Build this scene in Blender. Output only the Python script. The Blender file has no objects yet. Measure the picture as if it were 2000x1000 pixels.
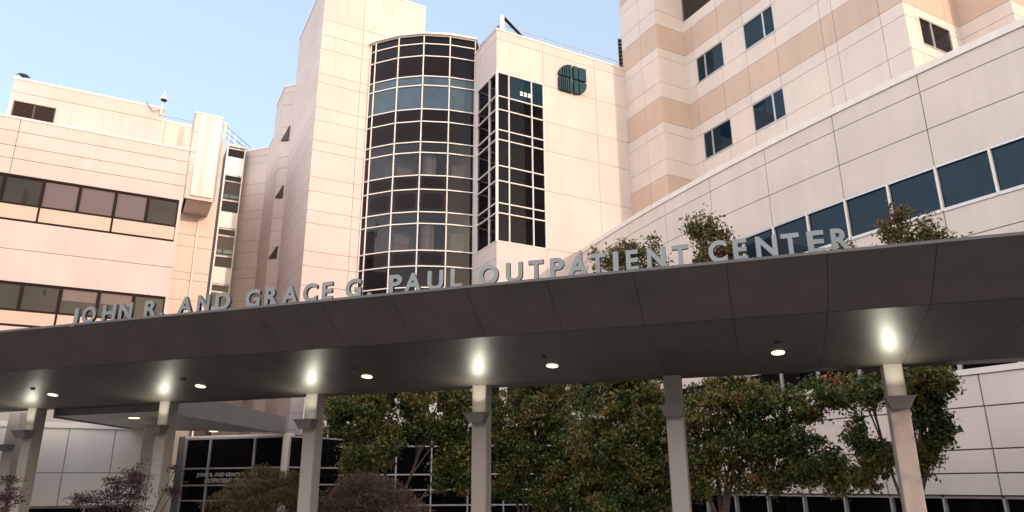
import bpy, math, random
import numpy as np
from mathutils import Vector, Matrix
R = math.radians
sc = bpy.context.scene
COL = sc.collection
rnd = random.Random(11)

# ------------------------------------------------------------------ camera
EYE = 3.5
F_PX, TILT, ROLL = 1412.12, R(17.5056), R(-0.3759)
fw = Vector((0, math.cos(TILT), math.sin(TILT)))
up0 = Vector((0, -math.sin(TILT), math.cos(TILT)))
rt0 = Vector((1, 0, 0))
rt = math.cos(ROLL) * rt0 + math.sin(ROLL) * up0
up = -math.sin(ROLL) * rt0 + math.cos(ROLL) * up0
cam = bpy.data.cameras.new('camera')
camo = bpy.data.objects.new('camera', cam)
COL.objects.link(camo)
cam.sensor_width = 36
cam.lens = F_PX / 2000 * 36
cam.clip_end = 3000
m = Matrix((rt, up, -fw)).transposed().to_4x4()
m.translation = Vector((0, 0, EYE))
camo.matrix_world = m
sc.camera = camo

# ------------------------------------------------------------------ light
SUN_AZ, SUN_EL = 141.5, 10.5
world = bpy.data.worlds.new('World')
sc.world = world
world.use_nodes = True
wn = world.node_tree
wn.nodes.clear()
sky = wn.nodes.new('ShaderNodeTexSky')
sky.sky_type = 'NISHITA'
sky.sun_disc = False
sky.sun_elevation = R(SUN_EL)
sky.sun_rotation = R(SUN_AZ)
sky.air_density = 0.8
sky.dust_density = 2.5
sky.ozone_density = 0.3
bg = wn.nodes.new('ShaderNodeBackground')
bg.inputs['Strength'].default_value = 0.15
wo = wn.nodes.new('ShaderNodeOutputWorld')
# thin evening haze over the clear sky, and the warm afterglow low in the west behind the camera
tcw = wn.nodes.new('ShaderNodeTexCoord')
dotn = wn.nodes.new('ShaderNodeVectorMath'); dotn.operation = 'DOT_PRODUCT'
GAZ, GEL = R(230), R(6)
dotn.inputs[1].default_value = (math.sin(GAZ) * math.cos(GEL), math.cos(GAZ) * math.cos(GEL), math.sin(GEL))
wn.links.new(tcw.outputs['Generated'], dotn.inputs[0])
mx0 = wn.nodes.new('ShaderNodeMath'); mx0.operation = 'MAXIMUM'; mx0.inputs[1].default_value = 0
wn.links.new(dotn.outputs['Value'], mx0.inputs[0])
pw_ = wn.nodes.new('ShaderNodeMath'); pw_.operation = 'POWER'; pw_.inputs[1].default_value = 1.9
wn.links.new(mx0.outputs[0], pw_.inputs[0])
SKY_K, HAZE, GLOW = 0.30, (0.70, 0.86, 1.03), (4.5, 3.85, 3.5)
def vscale(src, col):
    n_ = wn.nodes.new('ShaderNodeVectorMath'); n_.operation = 'MULTIPLY'
    wn.links.new(src, n_.inputs[0]); n_.inputs[1].default_value = col
    return n_.outputs[0]
def vadd(a, b):
    n_ = wn.nodes.new('ShaderNodeVectorMath'); n_.operation = 'ADD'
    wn.links.new(a, n_.inputs[0])
    if isinstance(b, tuple): n_.inputs[1].default_value = b
    else: wn.links.new(b, n_.inputs[1])
    return n_.outputs[0]
wn.links.new(vadd(vadd(vscale(sky.outputs[0], (SKY_K,) * 3), HAZE), vscale(pw_.outputs[0], GLOW)), bg.inputs[0])
wn.links.new(bg.outputs[0], wo.inputs[0])
sun = bpy.data.lights.new('sun', 'SUN')
sun.energy = 0.72
sun.angle = R(0.6)
sun.color = (1.0, 0.60, 0.47)
suno = bpy.data.objects.new('sun', sun)
COL.objects.link(suno)
sdir = Vector((math.sin(R(SUN_AZ)) * math.cos(R(SUN_EL)), math.cos(R(SUN_AZ)) * math.cos(R(SUN_EL)), math.sin(R(SUN_EL))))
suno.rotation_euler = sdir.to_track_quat('Z', 'Y').to_euler()
vs = sc.view_settings
vs.view_transform = 'Standard'
vs.look = 'None'
vs.exposure = 2.0
vs.gamma = 1
vs.use_curve_mapping = False

# ------------------------------------------------------------------ survey helpers (turn sight lines into plan points on known planes)
def ray(x, y):
    return fw * F_PX + rt * (x - 1000) - up * (y - 500)
def at(x, y, zrel):
    d = ray(x, y)
    return Vector((d.x, d.y)) * (zrel / d.z)
def tn(x, y):
    d = ray(x, y)
    return d.z / math.hypot(d.x, d.y)
def far(x, y, D):
    d = ray(x, y)
    return Vector((d.x, d.y)) * (D / math.hypot(d.x, d.y))
def V2(x, y): return Vector((x, y))
AZ_A = R(61.787)
AZ_C = R(18.601)
A = V2(math.sin(AZ_A), math.cos(AZ_A))
B = V2(-math.cos(AZ_A), math.sin(AZ_A))
CU = V2(math.cos(AZ_C), -math.sin(AZ_C))     # along the walkway canopy, to the right
CN = V2(math.sin(AZ_C), math.cos(AZ_C))      # across it, away from the camera
def hit(P0, dr, x, y):
    """distance along dr from P0 where the sight line x,y meets that vertical plane, and the world height there"""
    n = V2(dr.y, -dr.x)
    d = ray(x, y)
    t = P0.dot(n) / (d.x * n.x + d.y * n.y)
    q = V2(d.x, d.y) * t
    return (q - P0).dot(dr), d.z * t + EYE

# ------------------------------------------------------------------ materials
def new_mat(name):
    mt = bpy.data.materials.new(name)
    mt.use_nodes = True
    nt = mt.node_tree
    return mt, nt, nt.nodes['Principled BSDF']
def ramp(nt, src, c0, c1, p0=0.3, p1=0.7):
    r = nt.nodes.new('ShaderNodeValToRGB')
    r.color_ramp.elements[0].position = p0
    r.color_ramp.elements[1].position = p1
    r.color_ramp.elements[0].color = (*c0, 1)
    r.color_ramp.elements[1].color = (*c1, 1)
    nt.links.new(src, r.inputs[0])
    return r
def noise(nt, scale, detail=4, vec=None, sc3=None):
    n = nt.nodes.new('ShaderNodeTexNoise')
    n.inputs['Scale'].default_value = scale
    n.inputs['Detail'].default_value = detail
    tc = nt.nodes.new('ShaderNodeTexCoord')
    src = tc.outputs['Object']
    if sc3:
        mp = nt.nodes.new('ShaderNodeMapping')
        mp.inputs['Scale'].default_value = sc3
        nt.links.new(src, mp.inputs[0]); src = mp.outputs[0]
    nt.links.new(src, n.inputs['Vector'])
    return n
def mixc(nt, a, b, fac=0.5, mode='MULTIPLY'):
    mx = nt.nodes.new('ShaderNodeMix')
    mx.data_type = 'RGBA'; mx.blend_type = mode
    mx.inputs[0].default_value = fac
    nt.links.new(a, mx.inputs[6]); nt.links.new(b, mx.inputs[7])
    return mx.outputs[2]
def stucco(name, col, var=0.06, rough=0.9, bump=0.25, fine=26.0, streak=True):
    mt, nt, bs = new_mat(name)
    n1 = noise(nt, 0.45, 5)
    lo = tuple(c * (1 - var) for c in col); hi = tuple(min(1, c * (1 + var * .6)) for c in col)
    r1 = ramp(nt, n1.outputs[0], lo, hi, .32, .68)
    out = r1.outputs[0]
    if streak:                                         # rain streaks running down
        n2 = noise(nt, 1.0, 6, sc3=(2.2, 2.2, 0.10))
        r2 = ramp(nt, n2.outputs[0], (1 - var * .8,) * 3, (1, 1, 1), .35, .6)
        out = mixc(nt, out, r2.outputs[0], 1.0)
    n3 = noise(nt, fine, 3)
    r3 = ramp(nt, n3.outputs[0], (.93, .925, .92), (1, 1, 1), .3, .7)
    out = mixc(nt, out, r3.outputs[0], 1.0)
    gi = nt.nodes.new('ShaderNodeNewGeometry')                       # panels differ slightly from one another
    r4 = ramp(nt, gi.outputs['Random Per Island'], (.955, .95, .945), (1, 1, 1), 0, 1)
    out = mixc(nt, out, r4.outputs[0], 1.0)
    nt.links.new(out, bs.inputs['Base Color'])
    bs.inputs['Roughness'].default_value = rough
    bs.inputs['Specular IOR Level'].default_value = 0.25
    if bump:
        b = nt.nodes.new('ShaderNodeBump')
        b.inputs['Strength'].default_value = bump
        b.inputs['Distance'].default_value = 0.01
        nt.links.new(n3.outputs[0], b.inputs['Height'])
        nt.links.new(b.outputs[0], bs.inputs['Normal'])
    return mt
def plain(name, col, rough=0.5, metal=0.0, var=0.05, scale=3.0, spec=0.5, bump=0.0):
    mt, nt, bs = new_mat(name)
    n1 = noise(nt, scale, 4)
    r1 = ramp(nt, n1.outputs[0], tuple(c * (1 - var) for c in col), tuple(min(1, c * (1 + var)) for c in col), .3, .7)
    nt.links.new(r1.outputs[0], bs.inputs['Base Color'])
    bs.inputs['Roughness'].default_value = rough
    bs.inputs['Metallic'].default_value = metal
    bs.inputs['Specular IOR Level'].default_value = spec
    if bump:
        b = nt.nodes.new('ShaderNodeBump'); b.inputs['Strength'].default_value = bump; b.inputs['Distance'].default_value = .01
        nt.links.new(n1.outputs[0], b.inputs['Height']); nt.links.new(b.outputs[0], bs.inputs['Normal'])
    return mt
def emit(name, col, s):
    mt, nt, bs = new_mat(name)
    bs.inputs['Base Color'].default_value = (*col, 1)
    bs.inputs['Emission Color'].default_value = (*col, 1)
    bs.inputs['Emission Strength'].default_value = s
    return mt
def glass(name, col, tint=(1, 1, 1), ior=1.8, rough=0.02, wob=0.25):
    """opaque dark building glass with a wavy mirror coat"""
    mt, nt, bs = new_mat(name)
    n1 = noise(nt, 0.9, 2)
    r1 = ramp(nt, n1.outputs[0], tuple(c * .8 for c in col), tuple(c * 1.2 for c in col))
    nt.links.new(r1.outputs[0], bs.inputs['Base Color'])
    bs.inputs['Roughness'].default_value = rough
    bs.inputs['IOR'].default_value = ior
    bs.inputs['Specular Tint'].default_value = (*tint, 1)
    n2 = noise(nt, 0.35, 1)
    b = nt.nodes.new('ShaderNodeBump'); b.inputs['Strength'].default_value = wob; b.inputs['Distance'].default_value = .03
    nt.links.new(n2.outputs[0], b.inputs['Height']); nt.links.new(b.outputs[0], bs.inputs['Normal'])
    return mt
def clear_glass(name, tr, tint=(1, 1, 1), refl=1.0, ior=1.5):
    """tinted see-through glass: transparent body under a fresnel mirror"""
    mt, nt, bs = new_mat(name)
    nt.nodes.remove(bs)
    out = nt.nodes['Material Output']
    t = nt.nodes.new('ShaderNodeBsdfTransparent'); t.inputs[0].default_value = (*tr, 1)
    g = nt.nodes.new('ShaderNodeBsdfGlossy'); g.inputs['Color'].default_value = (*[c * refl for c in tint], 1); g.inputs['Roughness'].default_value = 0.02
    fr = nt.nodes.new('ShaderNodeFresnel'); fr.inputs['IOR'].default_value = ior
    mx = nt.nodes.new('ShaderNodeMixShader')
    nt.links.new(fr.outputs[0], mx.inputs[0]); nt.links.new(t.outputs[0], mx.inputs[1]); nt.links.new(g.outputs[0], mx.inputs[2])
    nt.links.new(mx.outputs[0], out.inputs[0])
    return mt

M = {}
M['cream'] = stucco('cream_stucco', (.60, .53, .51))
M['cream2'] = stucco('pale_stucco', (.65, .575, .525), var=.05)
M['tan'] = stucco('tan_stucco', (.55, .425, .345), var=.06)
M['wing'] = stucco('wing_stucco', (.70, .62, .56), var=.06, fine=34)
M['lowwall'] = stucco('low_wall_paint', (.80, .75, .70), var=.05, fine=34)
M['joint'] = plain('joint_sealant', (.40, .34, .30), .9)
M['cop'] = plain('coping_metal', (.72, .66, .60), .45)
M['white'] = plain('white_mullion', (.68, .65, .63), .4, var=.03)
M['graymull'] = plain('gray_mullion', (.34, .32, .31), .5, var=.04)
M['bronze'] = plain('bronze_frame', (.010, .006, .005), .6, spec=.12)
M['alu'] = plain('aluminium_frame', (.42, .44, .45), .35, .6)
M['steel'] = plain('rail_steel', (.50, .47, .46), .4, .5)
M['dark'] = plain('dark_void', (.02, .018, .016), .9)
M['vis'] = glass('blue_vision_glass', (.003, .014, .026), (.6, .85, 1.0), 1.33)
M['blueband'] = glass('blue_tinted_glass', (.030, .060, .088), (.85, .95, 1.0), 1.45)  # bluer base colour than the other panes
M['spand'] = glass('dark_spandrel_glass', (.0045, .0045, .008), (.95, .97, 1), 1.24)
M['black'] = glass('black_glass', (.0025, .0025, .003), (1, 1, 1), 1.25)
M['grayglass'] = glass('gray_window_glass', (.024, .024, .025), (1, .97, .95), 1.28)
M['mauve'] = plain('window_blind', (.095, .078, .085), .6, var=.12, scale=30)
M['beigeblind'] = plain('beige_blind', (.15, .122, .105), .7, var=.05)
M['beigepanel'] = plain('beige_spandrel', (.52, .40, .33), .6, var=.03)
M['clear'] = clear_glass('see_through_glass', (.33, .34, .36), (.85, .92, 1), ior=1.4)
M['clear_dark'] = clear_glass('dark_see_through_glass', (.17, .14, .13), (.85, .85, .9), ior=1.3)
M['inter'] = plain('interior_paint', (.12, .115, .115), .9)
M['inter_col'] = plain('interior_column_paint', (.75, .68, .60), .8)
M['paper'] = plain('interior_board', (.8, .74, .68), .8)
M['room'] = plain('dim_room_lining', (.07, .065, .065), .9)
M['sheet'] = None
mt, nt, bs = new_mat('white_sheet_metal')
n = noise(nt, 1.0, 5, sc3=(1.8, 1.8, .05))
r_ = ramp(nt, n.outputs[0], (.42, .41, .405), (.66, .645, .63), .35, .62)
nt.links.new(r_.outputs[0], bs.inputs['Base Color']); bs.inputs['Roughness'].default_value = .4
M['sheet'] = mt
# canopy metal: satin, slightly uneven
def satin(name, col, rough, metal, coat=0):
    mt, nt, bs = new_mat(name)
    n = noise(nt, 1.4, 5)
    r_ = ramp(nt, n.outputs[0], tuple(c * .9 for c in col), tuple(c * 1.1 for c in col), .3, .7)
    nt.links.new(r_.outputs[0], bs.inputs['Base Color'])
    n2 = noise(nt, 60, 2)
    rr = ramp(nt, n2.outputs[0], (rough - .04,) * 3, (rough + .04,) * 3)
    nt.links.new(rr.outputs[0], bs.inputs['Roughness'])
    bs.inputs['Metallic'].default_value = metal
    n3 = noise(nt, .8, 2)
    b = nt.nodes.new('ShaderNodeBump'); b.inputs['Strength'].default_value = .35; b.inputs['Distance'].default_value = .03   # oil-canning of the sheet
    nt.links.new(n3.outputs[0], b.inputs['Height']); nt.links.new(b.outputs[0], bs.inputs['Normal'])
    return mt
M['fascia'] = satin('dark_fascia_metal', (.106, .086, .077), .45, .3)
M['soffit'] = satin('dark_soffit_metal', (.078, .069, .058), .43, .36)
M['seam'] = plain('canopy_seam', (.07, .06, .053), .8)
M['seamlight'] = plain('canopy_seam_light', (.16, .13, .11), .6)
M['roofedge'] = plain('canopy_drip_edge', (.13, .125, .12), .5, .4)
M['column'] = stucco('column_paint', (.43, .39, .35), var=.05, rough=.6, bump=.1, fine=40, streak=False)
M['sconce'] = plain('sconce_housing', (.20, .18, .17), .5, .2)
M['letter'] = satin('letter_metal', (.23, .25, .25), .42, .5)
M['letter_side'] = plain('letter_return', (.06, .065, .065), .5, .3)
M['emblem'] = plain('emblem_teal', (.010, .050, .070), .6, .0, spec=.2, var=.12)
M['emblem_side'] = plain('emblem_return', (.008, .024, .032), .6, spec=.2)
M['lens'] = emit('downlight_lens', (1.0, .78, .42), .95)
M['uplens'] = emit('uplight_lens', (1.0, .95, .78), 3.0)
M['ceil_lens'] = emit('ceiling_lens', (1.0, .9, .7), .8)
M['ceil_dim'] = emit('ceiling_grille', (.9, .85, .75), .07)
M['graymetal'] = satin('link_canopy_metal', (.20, .20, .205), .45, .3)
M['lightgray'] = satin('link_soffit_metal', (.48, .455, .43), .5, .1)
M['ground'] = plain('ground_asphalt', (.055, .053, .05), .95, var=.25, scale=5, bump=.3)
M['paving'] = plain('bounce_paving', (.40, .37, .33), .9, var=.15, scale=2, bump=.2)
M['bark'] = plain('bark', (.085, .060, .045), .95, var=.4, scale=14, bump=.6)
M['louver'] = plain('louver_brown', (.045, .03, .024), .6)
M['louvgray'] = plain('louver_gray', (.30, .24, .20), .6)
M['bird'] = plain('black_feather', (.01, .01, .012), .5)
M['cable'] = plain('gray_cable', (.2, .18, .17), .7)
M['shadebld'] = stucco('far_brick', (.30, .22, .17), var=.1)

def leafmat(name, cols, trans=.35, rough=.45):
    mt, nt, bs = new_mat(name)
    g = nt.nodes.new('ShaderNodeNewGeometry')
    r_ = nt.nodes.new('ShaderNodeValToRGB')
    cr = r_.color_ramp
    cr.interpolation = 'LINEAR'
    while len(cr.elements) < len(cols): cr.elements.new(.5)
    for e, (p, c) in zip(cr.elements, cols):
        e.position = p; e.color = (*c, 1)
    nn = noise(nt, .9, 2)
    ad = nt.nodes.new('ShaderNodeMath'); ad.operation = 'MULTIPLY_ADD'
    ad.inputs[1].default_value = 0.55
    nt.links.new(g.outputs['Random Per Island'], ad.inputs[0])
    sb = nt.nodes.new('ShaderNodeMath'); sb.operation = 'MULTIPLY_ADD'; sb.inputs[1].default_value = 1.5; sb.inputs[2].default_value = -.55
    nt.links.new(nn.outputs[0], sb.inputs[0])
    nt.links.new(sb.outputs[0], ad.inputs[2])
    nt.links.new(ad.outputs[0], r_.inputs[0])
    nt.links.new(r_.outputs[0], bs.inputs['Base Color'])
    bs.inputs['Roughness'].default_value = rough
    tr = nt.nodes.new('ShaderNodeBsdfTranslucent')
    nt.links.new(r_.outputs[0], tr.inputs[0])
    mx = nt.nodes.new('ShaderNodeMixShader'); mx.inputs[0].default_value = trans
    nt.links.new(bs.outputs[0], mx.inputs[1]); nt.links.new(tr.outputs[0], mx.inputs[2])
    nt.links.new(mx.outputs[0], nt.nodes['Material Output'].inputs[0])
    return mt
M['leaf'] = leafmat('pear_leaf', [(0, (.012, .030, .009)), (.34, (.044, .086, .018)), (.56, (.140, .145, .030)), (.76, (.27, .21, .055)), (.90, (.17, .09, .035)), (1, (.24, .05, .04))])
M['leaf_top'] = leafmat('pear_leaf_tips', [(0, (.06, .10, .02)), (.35, (.13, .135, .03)), (.6, (.16, .115, .04)), (.85, (.15, .075, .035)), (1, (.22, .04, .035))])
M['leaf_red'] = leafmat('red_leaf', [(0, (.16, .03, .02)), (.5, (.38, .09, .06)), (1, (.55, .18, .12))])
M['maple'] = leafmat('laceleaf', [(0, (.045, .045, .010)), (.4, (.11, .095, .026)), (.7, (.17, .115, .045)), (1, (.24, .15, .08))], .25)
M['maple_pink'] = leafmat('laceleaf_rosy', [(0, (.06, .035, .025)), (.4, (.13, .082, .055)), (.7, (.22, .125, .075)), (1, (.32, .20, .13))], .25)
M['purple'] = leafmat('purple_leaf', [(0, (.030, .014, .018)), (.5, (.075, .030, .036)), (1, (.15, .065, .07))], .25)

# ------------------------------------------------------------------ mesh helpers
class MB:
    def __init__(s): s.v = []; s.f = []; s.mi = []; s.mats = []
    def mid(s, m):
        if m not in s.mats: s.mats.append(m)
        return s.mats.index(m)
    def face(s, pts, m):
        i = len(s.v); s.v += [tuple(p) for p in pts]
        s.f.append(tuple(range(i, i + len(pts)))); s.mi.append(s.mid(m))
    def hexa(s, p, m, skip=()):
        """p: 8 points, 0-3 front loop (bl,br,tr,tl), 4-7 back loop"""
        i = len(s.v); s.v += [tuple(q) for q in p]; k = s.mid(m)
        fs = {'f': (0, 1, 2, 3), 'b': (5, 4, 7, 6), 'l': (4, 0, 3, 7), 'r': (1, 5, 6, 2), 'd': (4, 5, 1, 0), 't': (3, 2, 6, 7)}
        for n_, q in fs.items():
            if n_ in skip: continue
            s.f.append(tuple(i + a for a in q)); s.mi.append(k)
    def box(s, x0, x1, y0, y1, z0, z1, m):
        s.hexa([(x0, y0, z0), (x1, y0, z0), (x1, y0, z1), (x0, y0, z1), (x0, y1, z0), (x1, y1, z0), (x1, y1, z1), (x0, y1, z1)], m)
    def prism(s, poly, z0, z1, m, top=None):
        n = len(poly)
        for i in range(n):
            a, b = poly[i], poly[(i + 1) % n]
            s.face([(a[0], a[1], z0), (b[0], b[1], z0), (b[0], b[1], z1), (a[0], a[1], z1)], m)
        s.face([(p[0], p[1], z1) for p in poly], top or m)
        s.face([(p[0], p[1], z0) for p in reversed(poly)], m)
    def tube(s, pts, rad, m, seg=8):
        pts = [Vector(p) for p in pts]
        if not isinstance(rad, (list, tuple)): rad = [rad] * len(pts)
        k = s.mid(m); base = len(s.v); n = len(pts)
        for i, p in enumerate(pts):
            d = (pts[min(i + 1, n - 1)] - pts[max(i - 1, 0)]).normalized()
            a = d.cross(Vector((0, 0, 1)) if abs(d.z) < .9 else Vector((1, 0, 0))).normalized(); b = d.cross(a)
            for j in range(seg):
                t = 2 * math.pi * j / seg
                s.v.append(tuple(p + (a * math.cos(t) + b * math.sin(t)) * rad[i]))
        for i in range(n - 1):
            for j in range(seg):
                j2 = (j + 1) % seg
                s.f.append((base + i * seg + j, base + i * seg + j2, base + (i + 1) * seg + j2, base + (i + 1) * seg + j)); s.mi.append(k)
        s.f.append(tuple(base + j for j in reversed(range(seg)))); s.mi.append(k)
        s.f.append(tuple(base + (n - 1) * seg + j for j in range(seg))); s.mi.append(k)
    def build(s, name, parent=None, smooth=False, loc=None):
        me = bpy.data.meshes.new(name)
        off = Vector((0, 0, 0))
        if parent is not None: off = ORIG[parent.name]
        elif loc is not None: off = Vector(loc)
        me.from_pydata([(a - off.x, b - off.y, c - off.z) for a, b, c in s.v], [], s.f)
        for mm in s.mats: me.materials.append(mm)
        me.polygons.foreach_set('material_index', s.mi)
        if smooth: me.polygons.foreach_set('use_smooth', [True] * len(s.f))
        me.update()
        o = bpy.data.objects.new(name, me)
        COL.objects.link(o)
        if parent is not None:
            o.parent = parent
            ORIG[o.name] = off
        else:
            o.location = off
            ORIG[o.name] = off
        return o
ORIG = {}
def thing(name, label, cat, loc, group=None):
    o = bpy.data.objects.new(name, None)
    COL.objects.link(o)
    o.location = loc
    o.empty_display_size = .3
    o['label'] = label; o['category'] = cat
    if group: o['group'] = group
    ORIG[o.name] = Vector(loc)
    return o
def tag(o, label, cat, group=None):
    o['label'] = label; o['category'] = cat
    if group: o['group'] = group
    return o

class Face:
    """a vertical wall plane from P0 to P1 (left to right as seen), outward side towards the viewer"""
    def __init__(s, P0, P1):
        s.P0, s.P1 = P0.copy(), P1.copy(); s.d = (P1 - P0).normalized(); s.L = (P1 - P0).length
        s.n = V2(s.d.y, -s.d.x)
    def p(s, u, z, o=0):
        q = s.P0 + s.d * u + s.n * o
        return (q.x, q.y, z)
    def uz(s, x, y): return hit(s.P0, s.d, x, y)
    def u(s, x, y): return s.uz(x, y)[0]
    def z(s, x, y): return s.uz(x, y)[1]
    def box(s, mb, u0, u1, z0, z1, o0, o1, m, skip=()):
        """o0 = front offset (outward +), o1 = back offset"""
        mb.hexa([s.p(u0, z0, o0), s.p(u1, z0, o0), s.p(u1, z1, o0), s.p(u0, z1, o0),
                 s.p(u0, z0, o1), s.p(u1, z0, o1), s.p(u1, z1, o1), s.p(u0, z1, o1)], m, skip)
def subtract(rect, holes):
    out = [rect]
    for (a0, a1, b0, b1) in holes:
        nx = []
        for (u0, u1, z0, z1) in out:
            c0, c1, d0, d1 = max(u0, a0), min(u1, a1), max(z0, b0), min(z1, b1)
            if c0 >= c1 or d0 >= d1: nx.append((u0, u1, z0, z1)); continue
            if z0 < d0: nx.append((u0, u1, z0, d0))
            if d1 < z1: nx.append((u0, u1, d1, z1))
            if u0 < c0: nx.append((u0, c0, d0, d1))
            if c1 < u1: nx.append((c1, u1, d0, d1))
        out = nx
    return out
TH = .12
def wall(mb, F, z0, z1, zj=(), uj=(), holes=(), through=(), mat='cream', matfn=None, cope=True, g=.011):
    zs = [z0] + sorted(z for z in zj if z0 + .05 < z < z1 - .05) + [z1]
    us = [0] + sorted(u for u in uj if .05 < u < F.L - .05) + [F.L]
    for i in range(len(zs) - 1):
        for j in range(len(us) - 1):
            cell = (us[j], us[j + 1], zs[i], zs[i + 1])
            mm = M[mat] if matfn is None else M[matfn((zs[i] + zs[i + 1]) / 2)]
            for (a0, a1, b0, b1) in subtract(cell, list(holes) + list(through)):
                ga0 = g if (j > 0 and a0 == us[j]) else 0
                ga1 = g if (j < len(us) - 2 and a1 == us[j + 1]) else 0
                gb0 = g if (i > 0 and b0 == zs[i]) else 0
                gb1 = g if (i < len(zs) - 2 and b1 == zs[i + 1]) else 0
                sk = ['b']
                if a0 == 0: sk.append('l')
                if a1 == F.L: sk.append('r')
                F.box(mb, a0 + ga0, a1 - ga1, b0 + gb0, b1 - gb1, 0, -TH, mm, sk)
    for (a0, a1, b0, b1) in subtract((0, F.L, z0, z1), list(through)):
        mb.face([F.p(a0, b0, -TH + .004), F.p(a1, b0, -TH + .004), F.p(a1, b1, -TH + .004), F.p(a0, b1, -TH + .004)], M['joint'])
    if cope:
        F.box(mb, -.03, F.L + .03, z1 + .002, z1 + .10, .035, -.35, M['cop'])
def shell(mb, poly, z0, z1, m, inset=.13):
    """the hidden back of a building volume: closes it behind its panelled faces"""
    mb.face([(p.x, p.y, z1 - .3) for p in poly], m)

def grid_glass(F, mbg, mbf, us, zs, gm, fm, w=.06, proud=.05, inset=-.02, skipv=(), pad=.0):
    """panes between mullion lines us and rail lines zs; gm(row, col) picks the glass"""
    for i in range(len(zs) - 1):
        for j in range(len(us) - 1):
            mbg.face([F.p(us[j], zs[i], inset), F.p(us[j + 1], zs[i], inset), F.p(us[j + 1], zs[i + 1], inset), F.p(us[j], zs[i + 1], inset)], gm(i, j))
    for u in us: F.box(mbf, u - w / 2, u + w / 2, zs[0] - w / 2, zs[-1] + w / 2, proud, inset - .03, fm)
    for z in zs:
        for j in range(len(us) - 1):
            F.box(mbf, us[j] + w / 2, us[j + 1] - w / 2, z - w / 2, z + w / 2, proud - .004, inset - .03, fm)
def v3(p, z): return Vector((p.x, p.y, z))

# ------------------------------------------------------------------ ground
g_ = MB()
g_.face([(-1500, -1500, 0), (1500, -1500, 0), (1500, 1500, 0), (-1500, 1500, 0)], M['ground'])
o = g_.build('ground'); o['kind'] = 'structure'
g_ = MB()
a, b = CN * 2 - CU * 44, CN * 2 + CU * 18
c, d = CN * 30 + CU * 18, CN * 30 - CU * 44
g_.face([(a.x, a.y, .004), (b.x, b.y, .004), (c.x, c.y, .004), (d.x, d.y, .004)], M['paving'])  # paving widened and paled out of view to bounce light onto posts and walls
o = g_.build('pavement'); o['kind'] = 'structure'

# ------------------------------------------------------------------ LEFT OFFICE BLOCK
Lr = V2(-14.603, 29.822)
L0 = Lr - A * 30
F = Face(L0, Lr)
T = thing('office_block', 'cream office block with dark ribbon windows at the left edge', 'building', v3(Lr - A * 12, 0))
ztop = F.z(370, 295)
zz = lambda y, x=356: F.z(x, y)
bands = [(F.z(352, 391), F.z(352, 444.5), F.z(350, 474)), (F.z(330, 580), F.z(322, 632), F.z(318, 660))]
holes = [(-1, F.L - .12, b3, b1) for (b1, b2, b3) in bands]
zj = [F.z(364, 316), F.z(362, 342), F.z(359, 364), F.z(342, 523.5), zz(523.5) - 5.5, 3.2]
uj = [F.u(40, 240), F.u(40, 240) - 9]
mb = MB(); wall(mb, F, 0, ztop, zj, uj, holes)
shell(mb, [L0, Lr, Lr + B * 12, L0 + B * 12], 0, ztop, M['cop'])
Fs = Face(Lr, Lr + B * 12)
for (q0, q1) in ((Lr, Lr + B * 12), (Lr + B * 12, L0 + B * 12)):
    mb.face([(q0.x, q0.y, 0), (q1.x, q1.y, 0), (q1.x, q1.y, ztop), (q0.x, q0.y, ztop)], M['cream'])
mb.build('wall', T)
pxu = {0: [(12, 335), (88, 350), (159, 362), (229, 372), (291, 384)], 1: [(46, 548), (121, 557), (195, 567), (263, 574)]}
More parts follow.
